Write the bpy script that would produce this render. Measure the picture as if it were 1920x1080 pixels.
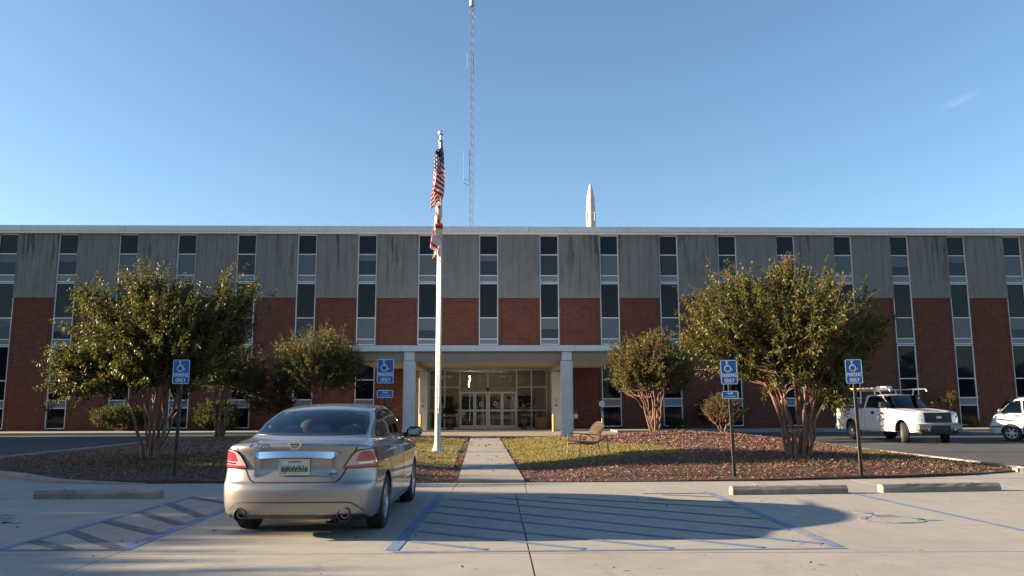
import bpy, math, random
import numpy as np
from mathutils import Matrix, Vector
from mathutils.geometry import delaunay_2d_cdt

# ------------------------------------------------------------------ camera, sky, sun, exposure
for o in list(bpy.data.objects):
    bpy.data.objects.remove(o)
scene = bpy.context.scene
COL = scene.collection
rad = math.radians

cam_data = bpy.data.cameras.new("camera")
cam = bpy.data.objects.new("camera", cam_data)
COL.objects.link(cam)
cam_data.sensor_width = 36.0
cam_data.lens = 36.0 * 1490.0 / 1920.0
cam_data.clip_start = 0.1
cam_data.clip_end = 3000.0
PITCH = math.atan(220.0 / 1490.0)
cam.matrix_world = Matrix.Translation((0, 0, 1.5)) @ Matrix.Rotation(math.pi / 2 + PITCH, 4, 'X') @ Matrix.Rotation(rad(-0.2), 4, 'Z')
scene.camera = cam

SUN_EL = 12.8
world = bpy.data.worlds.new("World")
scene.world = world
world.use_nodes = True
wn = world.node_tree.nodes
wl = world.node_tree.links
wn.clear()
w_out = wn.new('ShaderNodeOutputWorld')
w_bg = wn.new('ShaderNodeBackground')
w_sky = wn.new('ShaderNodeTexSky')
w_sky.sky_type = 'NISHITA'
w_sky.sun_disc = False
w_sky.sun_elevation = rad(SUN_EL)
w_sky.sun_rotation = rad(-90)
w_sky.altitude = 200
w_sky.air_density = 1.0
w_sky.dust_density = 0.8
w_sky.ozone_density = 2.8
w_bg.inputs['Strength'].default_value = 0.059
w_tc = wn.new('ShaderNodeTexCoord'); w_sub = wn.new('ShaderNodeVectorMath'); w_sub.operation = 'SUBTRACT'; w_sub.inputs[1].default_value = (0.4817, 0.8149, 0.3224)
w_mp = wn.new('ShaderNodeMapping'); w_mp.inputs['Rotation'].default_value = (0, rad(17), 0)
w_sc = wn.new('ShaderNodeVectorMath'); w_sc.operation = 'MULTIPLY'; w_sc.inputs[1].default_value = (34, 34, 150)
w_len = wn.new('ShaderNodeVectorMath'); w_len.operation = 'LENGTH'
w_fall = wn.new('ShaderNodeMapRange'); w_fall.inputs[1].default_value = 1.0; w_fall.inputs[2].default_value = 0.0; w_fall.inputs[3].default_value = 0.0; w_fall.inputs[4].default_value = 0.065
w_no = wn.new('ShaderNodeTexNoise'); w_no.inputs['Scale'].default_value = 2.6; w_no.inputs['Detail'].default_value = 5
w_mul = wn.new('ShaderNodeMath'); w_mul.operation = 'MULTIPLY'; w_fall.interpolation_type = 'SMOOTHSTEP'; w_mx = wn.new('ShaderNodeMix'); w_mx.data_type = 'RGBA'
wl.new(w_tc.outputs['Generated'], w_sub.inputs[0]); wl.new(w_sub.outputs[0], w_mp.inputs['Vector']); wl.new(w_mp.outputs[0], w_sc.inputs[0]); wl.new(w_sc.outputs[0], w_len.inputs[0]); wl.new(w_len.outputs['Value'], w_fall.inputs[0])
wl.new(w_sc.outputs[0], w_no.inputs['Vector']); wl.new(w_fall.outputs[0], w_mul.inputs[0]); wl.new(w_no.outputs['Fac'], w_mul.inputs[1]); wl.new(w_mul.outputs[0], w_mx.inputs[0])
wl.new(w_sky.outputs[0], w_mx.inputs[6]); w_mx.inputs[7].default_value = (9.0, 9.6, 10.2, 1)
wl.new(w_mx.outputs[2], w_bg.inputs['Color'])
wl.new(w_bg.outputs[0], w_out.inputs['Surface'])

sun_data = bpy.data.lights.new("sun", 'SUN')
sun = bpy.data.objects.new("sun", sun_data)
COL.objects.link(sun)
sun_data.energy = 5.0
sun_data.angle = rad(0.5)
sun_data.color = (1.0, 0.79, 0.54)
sun.matrix_world = Matrix.Rotation(rad(0.4), 4, 'Z') @ Matrix.Rotation(rad(-(90 - SUN_EL)), 4, 'Y')

scene.view_settings.view_transform = 'Standard'
scene.view_settings.look = 'None'
scene.view_settings.exposure = 2.15
scene.view_settings.gamma = 1.0
scene.view_settings.use_curve_mapping = False
scene.render.engine = 'CYCLES'
scene.cycles.max_bounces = 6
scene.cycles.transparent_max_bounces = 12

# ------------------------------------------------------------------ helpers
def link(o, parent=None):
    COL.objects.link(o)
    if parent is not None:
        o.parent = parent
    return o

def tag(o, label=None, cat=None, group=None, kind=None):
    if label: o['label'] = label
    if cat: o['category'] = cat
    if group: o['group'] = group
    if kind: o['kind'] = kind
    return o

def empty(name, loc=(0, 0, 0), rz=0.0, label=None, cat=None, group=None, parent=None):
    o = bpy.data.objects.new(name, None)
    o.empty_display_size = 0.2
    link(o, parent)
    o.location = loc
    o.rotation_euler = (0, 0, rz)
    return tag(o, label, cat, group)

def fast_mesh(name, V, F, mat, parent=None, smooth=False, normals=None, sharp=None):
    """V (N,3) array, F (M,k) int array of faces that all have k corners"""
    V = np.asarray(V, dtype=np.float32)
    F = np.asarray(F, dtype=np.int32)
    me = bpy.data.meshes.new(name)
    m, k = F.shape
    me.vertices.add(len(V)); me.vertices.foreach_set('co', V.ravel())
    me.loops.add(m * k); me.loops.foreach_set('vertex_index', F.ravel())
    me.polygons.add(m)
    me.polygons.foreach_set('loop_start', np.arange(0, m * k, k, dtype=np.int32))
    me.polygons.foreach_set('loop_total', np.full(m, k, dtype=np.int32))
    me.update(calc_edges=True)
    me.validate()
    if smooth:
        me.polygons.foreach_set('use_smooth', np.ones(m, dtype=bool))
        if sharp: me.set_sharp_from_angle(angle=rad(sharp))
    if normals is not None:
        me.normals_split_custom_set_from_vertices([tuple(n) for n in normals])
    if mat: me.materials.append(mat)
    o = bpy.data.objects.new(name, me)
    return link(o, parent)

class MB:
    """collects shapes that become ONE mesh object"""
    def __init__(s):
        s.V = []; s.F = []
    def add(s, verts, faces):
        b = len(s.V)
        s.V.extend([tuple(map(float, v)) for v in verts])
        s.F.extend([tuple(int(i) + b for i in f) for f in faces])
        return s
    def box(s, x0, x1, y0, y1, z0, z1):
        v = [(x0,y0,z0),(x1,y0,z0),(x1,y1,z0),(x0,y1,z0),(x0,y0,z1),(x1,y0,z1),(x1,y1,z1),(x0,y1,z1)]
        return s.add(v, [(0,3,2,1),(4,5,6,7),(0,1,5,4),(1,2,6,5),(2,3,7,6),(3,0,4,7)])
    def bbox(s, x0, x1, y0, y1, z0, z1, b=0.02):
        """box with all twelve edges chamfered"""
        v = []; idx = {}
        for i, x in enumerate((x0, x1)):
            for j, y in enumerate((y0, y1)):
                for k, z in enumerate((z0, z1)):
                    sx, sy, sz = (1, -1)[i], (1, -1)[j], (1, -1)[k]
                    idx[i,j,k,0] = len(v); v.append((x, y + sy*b, z + sz*b))
                    idx[i,j,k,1] = len(v); v.append((x + sx*b, y, z + sz*b))
                    idx[i,j,k,2] = len(v); v.append((x + sx*b, y + sy*b, z))
        f = []
        for i in (0, 1): f.append([idx[i,0,0,0], idx[i,1,0,0], idx[i,1,1,0], idx[i,0,1,0]])
        for j in (0, 1): f.append([idx[0,j,0,1], idx[1,j,0,1], idx[1,j,1,1], idx[0,j,1,1]])
        for k in (0, 1): f.append([idx[0,0,k,2], idx[1,0,k,2], idx[1,1,k,2], idx[0,1,k,2]])
        for j in (0, 1):
            for k in (0, 1): f.append([idx[0,j,k,1], idx[1,j,k,1], idx[1,j,k,2], idx[0,j,k,2]])
        for i in (0, 1):
            for k in (0, 1): f.append([idx[i,0,k,0], idx[i,1,k,0], idx[i,1,k,2], idx[i,0,k,2]])
            for j in (0, 1): f.append([idx[i,j,0,0], idx[i,j,1,0], idx[i,j,1,1], idx[i,j,0,1]])
        for i in (0, 1):
            for j in (0, 1):
                for k in (0, 1): f.append([idx[i,j,k,0], idx[i,j,k,1], idx[i,j,k,2]])
        c = np.array([(x0+x1)/2, (y0+y1)/2, (z0+z1)/2]); va = np.array(v)
        g = []
        for q in f:
            p = va[q]; n = np.cross(p[1]-p[0], p[2]-p[0])
            g.append(q if np.dot(n, p.mean(0) - c) > 0 else q[::-1])
        return s.add(v, g)
    def tube(s, pts, radii, n=8, cap=True):
        pts = np.asarray(pts, float)
        if np.isscalar(radii): radii = [radii] * len(pts)
        T = np.gradient(pts, axis=0)
        T /= np.maximum(np.linalg.norm(T, axis=1, keepdims=True), 1e-9)
        ref = np.array([0, 0, 1.]) if abs(T[0][2]) < 0.9 else np.array([1., 0, 0])
        A = np.cross(T[0], ref); A /= np.linalg.norm(A)
        b = len(s.V); ang = np.linspace(0, 2*np.pi, n, endpoint=False)
        for i in range(len(pts)):
            A = A - T[i] * A.dot(T[i]); A /= np.linalg.norm(A)
            B = np.cross(T[i], A)
            for a in ang:
                s.V.append(tuple(pts[i] + radii[i] * (math.cos(a)*A + math.sin(a)*B)))
        for i in range(len(pts) - 1):
            for j in range(n):
                k = (j + 1) % n
                s.F.append((b+i*n+j, b+i*n+k, b+(i+1)*n+k, b+(i+1)*n+j))
        if cap:
            s.F.append(tuple(b + j for j in reversed(range(n))))
            s.F.append(tuple(b + (len(pts)-1)*n + j for j in range(n)))
        return s
    def lathe(s, prof, c=(0, 0, 0), n=24, axis='Z', caps=True):
        """prof: list of (radius, height along the axis)"""
        b = len(s.V)
        for r, h in prof:
            for j in range(n):
                a = 2*math.pi*j/n; p, q = r*math.cos(a), r*math.sin(a)
                v = (p, q, h) if axis == 'Z' else ((h, p, q) if axis == 'X' else (q, h, p))
                s.V.append((v[0]+c[0], v[1]+c[1], v[2]+c[2]))
        for i in range(len(prof) - 1):
            for j in range(n):
                k = (j+1) % n
                s.F.append((b+i*n+j, b+i*n+k, b+(i+1)*n+k, b+(i+1)*n+j))
        if caps:
            s.F.append(tuple(b + j for j in reversed(range(n))))
            s.F.append(tuple(b + (len(prof)-1)*n + j for j in range(n)))
        return s
    def ell(s, c, r, nu=14, nv=9):
        prof = []
        b = len(s.V)
        for i in range(nv + 1):
            t = math.pi * i / nv - math.pi/2
            for j in range(nu):
                a = 2*math.pi*j/nu
                s.V.append((c[0]+r[0]*math.cos(t)*math.cos(a), c[1]+r[1]*math.cos(t)*math.sin(a), c[2]+r[2]*math.sin(t)))
        for i in range(nv):
            for j in range(nu):
                k = (j+1) % nu
                s.F.append((b+i*nu+j, b+i*nu+k, b+(i+1)*nu+k, b+(i+1)*nu+j))
        return s
    def prism(s, poly, d0, d1, plane='XZ'):
        """extrude a 2D polygon; plane XZ -> along y, XY -> along z, YZ -> along x"""
        def m(p, d):
            return (p[0], d, p[1]) if plane == 'XZ' else ((p[0], p[1], d) if plane == 'XY' else (d, p[0], p[1]))
        n = len(poly)
        v = [m(p, d0) for p in poly] + [m(p, d1) for p in poly]
        return s.add(v, [tuple(range(n)), tuple(range(2*n-1, n-1, -1))] + [(i, (i+1) % n, n+(i+1) % n, n+i) for i in range(n)])
    def ribbon(s, pts, w, d0, d1, plane='XZ', closed=False):
        """flat stroke of width w along a 2D polyline, extruded from d0 to d1"""
        P = np.asarray(pts, float); n = len(P)
        T = np.gradient(P, axis=0) if not closed else (np.roll(P, -1, 0) - np.roll(P, 1, 0))
        T /= np.maximum(np.linalg.norm(T, axis=1, keepdims=True), 1e-9)
        N = np.stack([-T[:, 1], T[:, 0]], 1)
        L, R = P + N*w/2, P - N*w/2
        for i in range(n if closed else n - 1):
            k = (i + 1) % n
            s.prism([L[i], R[i], R[k], L[k]], d0, d1, plane)
        return s
    def build(s, name, mat, parent=None, smooth=False, sharp=40, loc=None):
        me = bpy.data.meshes.new(name)
        me.from_pydata(s.V, [], s.F)
        me.validate()
        import bmesh
        bm = bmesh.new(); bm.from_mesh(me)
        bmesh.ops.recalc_face_normals(bm, faces=bm.faces)
        bm.to_mesh(me); bm.free()
        if smooth:
            me.polygons.foreach_set('use_smooth', np.ones(len(me.polygons), dtype=bool))
            me.set_sharp_from_angle(angle=rad(sharp))
        if mat: me.materials.append(mat)
        o = bpy.data.objects.new(name, me)
        link(o, parent)
        if loc is not None: o.location = loc
        return o

def text_verts(txt, size, extrude=0.002, space=1.0, bold=0.0):
    """the bundled font as mesh data: verts in (x, up, depth), centred"""
    cu = bpy.data.curves.new("lettering", 'FONT')
    cu.body = txt; cu.size = size; cu.extrude = extrude; cu.offset = bold
    cu.align_x = 'CENTER'; cu.align_y = 'CENTER'; cu.resolution_u = 3; cu.space_character = space
    ob = bpy.data.objects.new("lettering", cu)
    COL.objects.link(ob)
    dg = bpy.context.evaluated_depsgraph_get()
    me = bpy.data.meshes.new_from_object(ob.evaluated_get(dg))
    V = [tuple(v.co) for v in me.vertices]; F = [tuple(p.vertices) for p in me.polygons]
    bpy.data.objects.remove(ob); bpy.data.curves.remove(cu); bpy.data.meshes.remove(me)
    return np.array(V), F

def add_text(mb, txt, size, fn, extrude=0.002, sx=1.0, space=1.0, bold=0.0):
    V, F = text_verts(txt, size, extrude, space, bold)
    mb.add([fn(v[0]*sx, v[1], v[2]) for v in V], F)
    return mb

def poly_mesh(poly, step, rng=None):
    """triangulated 2D polygon with inner grid points"""
    P = np.asarray(poly, float); n = len(P)
    dense = []
    for i in range(n):
        a, b = P[i], P[(i+1) % n]
        m = max(1, int(np.linalg.norm(b-a) / step))
        for t in range(m): dense.append(a + (b-a)*t/m)
    D = np.array(dense)
    xs = np.arange(P[:,0].min()+step*.5, P[:,0].max(), step); ys = np.arange(P[:,1].min()+step*.5, P[:,1].max(), step)
    G = np.array([(x, y) for x in xs for y in ys]) if len(xs)*len(ys) else np.zeros((0, 2))
    if len(G):
        ins = inside_poly(G, D)
        G = G[ins]
        keep = np.ones(len(G), bool)
        for i in range(0, len(G), 2000):
            d = np.linalg.norm(G[i:i+2000, None, :] - D[None], axis=2).min(1)
            keep[i:i+2000] = d > step*0.45
        G = G[keep]
    A = np.vstack([D, G]) if len(G) else D
    m = len(D)
    r = delaunay_2d_cdt([Vector((float(a[0]), float(a[1]))) for a in A], [(i, (i+1) % m) for i in range(m)], [list(range(m))], 1, 1e-6)
    V = np.array([(v[0], v[1]) for v in r[0]])
    F = np.array([f for f in r[2] if len(f) == 3])
    return V, F, D

def inside_poly(P, poly):
    poly = np.asarray(poly, float); x, y = P[:, 0], P[:, 1]
    c = np.zeros(len(P), bool); n = len(poly)
    for i in range(n):
        x0, y0 = poly[i]; x1, y1 = poly[(i+1) % n]
        if y0 == y1: continue
        cond = ((y0 > y) != (y1 > y)) & (x < (x1-x0)*(y-y0)/(y1-y0)+x0)
        c ^= cond
    return c

# ------------------------------------------------------------------ materials
def new_mat(name):
    m = bpy.data.materials.new(name)
    m.use_nodes = True
    nt = m.node_tree
    b = nt.nodes['Principled BSDF']
    return m, nt, b

def mat(name, col, rough=0.6, metal=0.0, spec=0.5, coat=0.0):
    m, nt, b = new_mat(name)
    b.inputs['Base Color'].default_value = (*col, 1)
    b.inputs['Roughness'].default_value = rough
    b.inputs['Metallic'].default_value = metal
    b.inputs['Specular IOR Level'].default_value = spec
    b.inputs['Coat Weight'].default_value = coat
    return m

def nod(nt, typ, **kw):
    n = nt.nodes.new(typ)
    for k, v in kw.items(): setattr(n, k, v)
    return n

def coords(nt, kind='Object', scale=(1, 1, 1), rot=(0, 0, 0)):
    tc = nod(nt, 'ShaderNodeTexCoord'); mp = nod(nt, 'ShaderNodeMapping')
    mp.inputs['Scale'].default_value = scale; mp.inputs['Rotation'].default_value = rot
    if kind == 'World':
        g = nod(nt, 'ShaderNodeNewGeometry'); nt.links.new(g.outputs['Position'], mp.inputs['Vector'])
    else:
        nt.links.new(tc.outputs[kind], mp.inputs['Vector'])
    return mp.outputs[0]

def noise(nt, vec, scale, detail=4, rough=0.55):
    n = nod(nt, 'ShaderNodeTexNoise')
    n.inputs['Scale'].default_value = scale; n.inputs['Detail'].default_value = detail; n.inputs['Roughness'].default_value = rough
    nt.links.new(vec, n.inputs['Vector'])
    return n.outputs['Fac']

def ramp(nt, fac, stops, interp='LINEAR'):
    r = nod(nt, 'ShaderNodeValToRGB'); cr = r.color_ramp; cr.interpolation = interp
    while len(cr.elements) < len(stops): cr.elements.new(0.5)
    for e, (p, c) in zip(cr.elements, stops):
        e.position = p; e.color = (*c, 1) if len(c) == 3 else c
    nt.links.new(fac, r.inputs[0])
    return r.outputs[0]

def mixc(nt, fac, a, b, blend='MIX'):
    n = nod(nt, 'ShaderNodeMix', data_type='RGBA', blend_type=blend)
    if isinstance(fac, (int, float)): n.inputs[0].default_value = fac
    else: nt.links.new(fac, n.inputs[0])
    for sock, v in ((n.inputs[6], a), (n.inputs[7], b)):
        if isinstance(v, tuple): sock.default_value = (*v, 1)
        else: nt.links.new(v, sock)
    return n.outputs[2]

def bump(nt, b, height, strength=0.3, dist=0.02):
    n = nod(nt, 'ShaderNodeBump')
    n.inputs['Strength'].default_value = strength; n.inputs['Distance'].default_value = dist
    nt.links.new(height, n.inputs['Height']); nt.links.new(n.outputs[0], b.inputs['Normal'])

def mottled(name, c1, c2, scale, rough=0.85, kind='World', c3=None, fine=60, bstr=0.25, bdist=0.01, sc=(1, 1, 1)):
    m, nt, b = new_mat(name)
    v = coords(nt, kind, sc)
    col = ramp(nt, noise(nt, v, scale, 6, 0.62), [(0.3, c1), (0.7, c2)])
    if c3:
        col = mixc(nt, ramp(nt, noise(nt, v, scale*0.23, 5, 0.7), [(0.48, (0, 0, 0)), (0.72, (0.8, 0.8, 0.8))]), col, c3)
    f = noise(nt, v, fine, 3)
    col = mixc(nt, 0.35, col, ramp(nt, f, [(0.3, (0.25, 0.25, 0.25)), (0.7, (0.75, 0.75, 0.75))]), 'OVERLAY')
    nt.links.new(col, b.inputs['Base Color'])
    b.inputs['Roughness'].default_value = rough
    bump(nt, b, f, bstr, bdist)
    return m

def leaf_mat(name, cols, rough=0.48, trans=0.25, spec=0.32):
    """leaf colour differs from leaf to leaf (random per island)"""
    m, nt, b = new_mat(name)
    g = nod(nt, 'ShaderNodeNewGeometry')
    n = len(cols)
    col = ramp(nt, g.outputs['Random Per Island'], [((i + 0.0) / n, c) for i, c in enumerate(cols)], 'CONSTANT')
    v = coords(nt, 'World')
    col = mixc(nt, ramp(nt, noise(nt, v, 1.3, 3), [(0.40, (0, 0, 0)), (0.65, (1, 1, 1))]), col, mixc(nt, 0.5, col, cols[-1]))
    nt.links.new(col, b.inputs['Base Color'])
    b.inputs['Roughness'].default_value = rough
    b.inputs['Specular IOR Level'].default_value = spec
    t = nod(nt, 'ShaderNodeBsdfTranslucent'); nt.links.new(mixc(nt, 0.5, col, (0.20, 0.20, 0.02)), t.inputs[0])
    mx = nod(nt, 'ShaderNodeMixShader'); mx.inputs[0].default_value = trans
    nt.links.new(b.outputs[0], mx.inputs[1]); nt.links.new(t.outputs[0], mx.inputs[2])
    nt.links.new(mx.outputs[0], nt.nodes['Material Output'].inputs[0])
    return m

def thin_glass(name, tint, refl=(0.9, 0.95, 1.0), ior=1.5, rough=0.0):
    m, nt, b = new_mat(name)
    nt.nodes.remove(b)
    tr = nod(nt, 'ShaderNodeBsdfTransparent'); tr.inputs[0].default_value = (*tint, 1)
    gl = nod(nt, 'ShaderNodeBsdfGlossy'); gl.inputs[0].default_value = (*refl, 1); gl.inputs['Roughness'].default_value = rough
    fr = nod(nt, 'ShaderNodeFresnel'); fr.inputs[0].default_value = ior
    mx = nod(nt, 'ShaderNodeMixShader')
    nt.links.new(fr.outputs[0], mx.inputs[0]); nt.links.new(tr.outputs[0], mx.inputs[1]); nt.links.new(gl.outputs[0], mx.inputs[2])
    nt.links.new(mx.outputs[0], nt.nodes['Material Output'].inputs[0])
    return m

def island_mat(name, cols, rough=0.9, spec=0.3):
    m, nt, b = new_mat(name)
    g = nod(nt, 'ShaderNodeNewGeometry')
    col = ramp(nt, g.outputs['Random Per Island'], [(i / len(cols), c) for i, c in enumerate(cols)], 'CONSTANT')
    nt.links.new(col, b.inputs['Base Color']); b.inputs['Roughness'].default_value = rough; b.inputs['Specular IOR Level'].default_value = spec
    return m

M = {}
def make_concrete():
    m, nt, b = new_mat('concrete')
    v = coords(nt, 'World')
    big = noise(nt, v, 0.35, 6, 0.65); mid = noise(nt, v, 2.6, 6, 0.7); fine = noise(nt, v, 90, 3)
    col = ramp(nt, mid, [(0.28, (0.262, 0.241, 0.213)), (0.72, (0.322, 0.304, 0.274))])
    col = mixc(nt, ramp(nt, big, [(0.5, (0, 0, 0)), (0.75, (0.55, 0.55, 0.55))]), col, (0.201, 0.185, 0.162))
    st = noise(nt, coords(nt, 'World', (0.5, 4.0, 1)), 1.1, 5, 0.7)
    col = mixc(nt, ramp(nt, st, [(0.56, (0, 0, 0)), (0.74, (0.35, 0.35, 0.35))]), col, (0.165, 0.150, 0.134))
    # oil drips and tyre rubbing, elongated along the bays
    oil = noise(nt, coords(nt, 'World', (1.5, 0.42, 1)), 1.0, 6, 0.75)
    col = mixc(nt, ramp(nt, oil, [(0.58, (0, 0, 0)), (0.80, (0.55, 0.55, 0.55))]), col, (0.104, 0.097, 0.089))
    pale = noise(nt, coords(nt, 'World', (0.9, 2.2, 1)), 1.7, 5, 0.7)
    col = mixc(nt, ramp(nt, pale, [(0.56, (0, 0, 0)), (0.75, (0.4, 0.4, 0.4))]), col, (0.366, 0.350, 0.318))
    # hairline cracks
    wob = nod(nt, 'ShaderNodeVectorMath', operation='ADD'); wn_ = nod(nt, 'ShaderNodeTexNoise'); wn_.inputs['Scale'].default_value = 1.2; wn_.inputs['Detail'].default_value = 5
    nt.links.new(v, wn_.inputs['Vector']); nt.links.new(v, wob.inputs[0]); nt.links.new(wn_.outputs['Color'], wob.inputs[1])
    vc = nod(nt, 'ShaderNodeTexVoronoi', feature='DISTANCE_TO_EDGE'); vc.inputs['Scale'].default_value = 0.19; nt.links.new(wob.outputs[0], vc.inputs['Vector'])
    col = mixc(nt, ramp(nt, vc.outputs['Distance'], [(0.0005, (0.3, 0.3, 0.3)), (0.0013, (0, 0, 0))]), col, (0.079, 0.072, 0.063))
    spots = nod(nt, 'ShaderNodeTexVoronoi'); spots.inputs['Scale'].default_value = 1.4; nt.links.new(v, spots.inputs['Vector'])
    col = mixc(nt, ramp(nt, spots.outputs['Distance'], [(0.02, (0.5, 0.5, 0.5)), (0.05, (0, 0, 0))]), col, (0.073, 0.062, 0.057))
    col = mixc(nt, 0.5, col, ramp(nt, fine, [(0.3, (0.25,)*3), (0.7, (0.75,)*3)]), 'OVERLAY')
    nt.links.new(col, b.inputs['Base Color']); b.inputs['Roughness'].default_value = 0.9
    bump(nt, b, noise(nt, v, 45, 4), 0.35, 0.006)
    return m
M['concrete'] = make_concrete()
M['walk'] = mottled('walkway_concrete', (0.246, 0.222, 0.191), (0.308, 0.281, 0.246), 2.0, c3=(0.209, 0.185, 0.160))
M['kerb'] = mottled('kerb_concrete', (0.222, 0.203, 0.179), (0.296, 0.271, 0.240), 3.0, c3=(0.148, 0.129, 0.111))
M['stop'] = mottled('weathered_concrete', (0.186, 0.169, 0.143), (0.299, 0.269, 0.231), 4.0, c3=(0.112, 0.100, 0.086), fine=40, bstr=0.5)
M['asphalt'] = mottled('asphalt', (0.032, 0.033, 0.037), (0.051, 0.051, 0.054), 0.6, c3=(0.072, 0.072, 0.072), fine=50, bstr=0.5, bdist=0.01)
M['earth'] = mottled('earth', (0.05, 0.035, 0.025), (0.09, 0.065, 0.05), 3, fine=30, bstr=0.8, bdist=0.03)
M['turf'] = mottled('turf_soil', (0.117, 0.105, 0.036), (0.182, 0.153, 0.059), 2.5, c3=(0.196, 0.144, 0.079), fine=40, bstr=1.0, bdist=0.03)
M['mulch_base'] = mottled('mulch_base', (0.035, 0.017, 0.011), (0.096, 0.046, 0.032), 14, c3=(0.065, 0.045, 0.026), fine=28, bstr=1.0, bdist=0.04)
M['chips'] = island_mat('bark_chips', [(0.155, 0.066, 0.046), (0.21, 0.095, 0.068), (0.27, 0.13, 0.095), (0.10, 0.043, 0.031), (0.33, 0.185, 0.14), (0.18, 0.078, 0.055), (0.24, 0.125, 0.09), (0.13, 0.056, 0.04)])
M['grass'] = leaf_mat('grass_blades', [(0.196, 0.164, 0.052), (0.261, 0.209, 0.085), (0.130, 0.124, 0.033), (0.313, 0.247, 0.117), (0.170, 0.150, 0.047), (0.235, 0.182, 0.072)], 0.6, 0.3, 0.2)
M['green_grass'] = leaf_mat('green_grass', [(0.075, 0.078, 0.020), (0.116, 0.105, 0.034), (0.163, 0.136, 0.054), (0.054, 0.061, 0.014)], 0.6, 0.3, 0.2)
M['dry_leaf'] = island_mat('dry_leaves', [(0.10, 0.055, 0.03), (0.16, 0.09, 0.04), (0.06, 0.035, 0.02), (0.22, 0.14, 0.07)], 0.7)

def make_paint():
    m, nt, b = new_mat('worn_blue_paint')
    v = coords(nt, 'World')
    w = noise(nt, v, 7, 6, 0.75)
    w2 = noise(nt, v, 40, 3, 0.7)
    col = ramp(nt, w, [(0.36, (0.06, 0.14, 0.32)), (0.66, (0.12, 0.18, 0.285))])
    col = mixc(nt, ramp(nt, w2, [(0.5, (0, 0, 0)), (0.66, (0.6, 0.6, 0.6))]), col, (0.265, 0.25, 0.235))
    col = mixc(nt, ramp(nt, noise(nt, v, 2.2, 5, 0.7), [(0.50, (0, 0, 0)), (0.62, (0.8, 0.8, 0.8))]), col, (0.255, 0.25, 0.24))
    nt.links.new(col, b.inputs['Base Color']); b.inputs['Roughness'].default_value = 0.8
    return m
M['blue_paint'] = make_paint()
def make_paint2(name, c1, c2, lo=0.35, hi=0.65):
    m, nt, b = new_mat(name)
    v = coords(nt, 'World')
    col = ramp(nt, noise(nt, v, 6, 6, 0.75), [(lo, c1), (hi, c2)])
    nt.links.new(col, b.inputs['Base Color']); b.inputs['Roughness'].default_value = 0.85
    return m
M['hatch_paint'] = make_paint2('faded_hatch_paint', (0.05, 0.115, 0.27), (0.185, 0.22, 0.30))
M['dark_paint'] = make_paint2('dark_hatch_paint', (0.058, 0.068, 0.095), (0.129, 0.129, 0.139))
M['worn_symbol'] = make_paint2('worn_symbol_paint', (0.077, 0.130, 0.233), (0.285, 0.266, 0.247), 0.42, 0.56)
M['green_paint'] = make_paint2('faded_green_paint', (0.140, 0.196, 0.189), (0.252, 0.266, 0.252))
M['gap'] = mat('dark_gap', (0.02, 0.018, 0.016), 0.9)

def make_brick():
    m, nt, b = new_mat('brick')
    tc = nod(nt, 'ShaderNodeTexCoord'); sp = nod(nt, 'ShaderNodeSeparateXYZ'); cb = nod(nt, 'ShaderNodeCombineXYZ'); ad = nod(nt, 'ShaderNodeMath', operation='ADD')
    nt.links.new(tc.outputs['Object'], sp.inputs[0]); nt.links.new(sp.outputs[0], ad.inputs[0]); nt.links.new(sp.outputs[1], ad.inputs[1])
    nt.links.new(ad.outputs[0], cb.inputs[0]); nt.links.new(sp.outputs[2], cb.inputs[1])
    br = nod(nt, 'ShaderNodeTexBrick'); nt.links.new(cb.outputs[0], br.inputs['Vector'])
    br.inputs['Scale'].default_value = 1.0; br.inputs['Brick Width'].default_value = 0.21; br.inputs['Row Height'].default_value = 0.07
    br.inputs['Mortar Size'].default_value = 0.009; br.inputs['Mortar Smooth'].default_value = 0.2; br.inputs['Bias'].default_value = -0.1
    br.inputs['Color1'].default_value = (0.149, 0.040, 0.025, 1); br.inputs['Color2'].default_value = (0.066, 0.021, 0.014, 1); br.inputs['Mortar'].default_value = (0.154, 0.080, 0.056, 1)
    v = coords(nt, 'Object')
    col = mixc(nt, ramp(nt, noise(nt, v, 1.2, 5, 0.7), [(0.4, (0, 0, 0)), (0.75, (0.55,)*3)]), br.outputs['Color'], (0.075, 0.03, 0.024))
    nt.links.new(col, b.inputs['Base Color']); b.inputs['Roughness'].default_value = 0.9; b.inputs['Specular IOR Level'].default_value = 0.25
    return m
M['brick'] = make_brick()
M['brick_edge'] = mat('soldier_brick', (0.115, 0.05, 0.042), 0.9)

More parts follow.
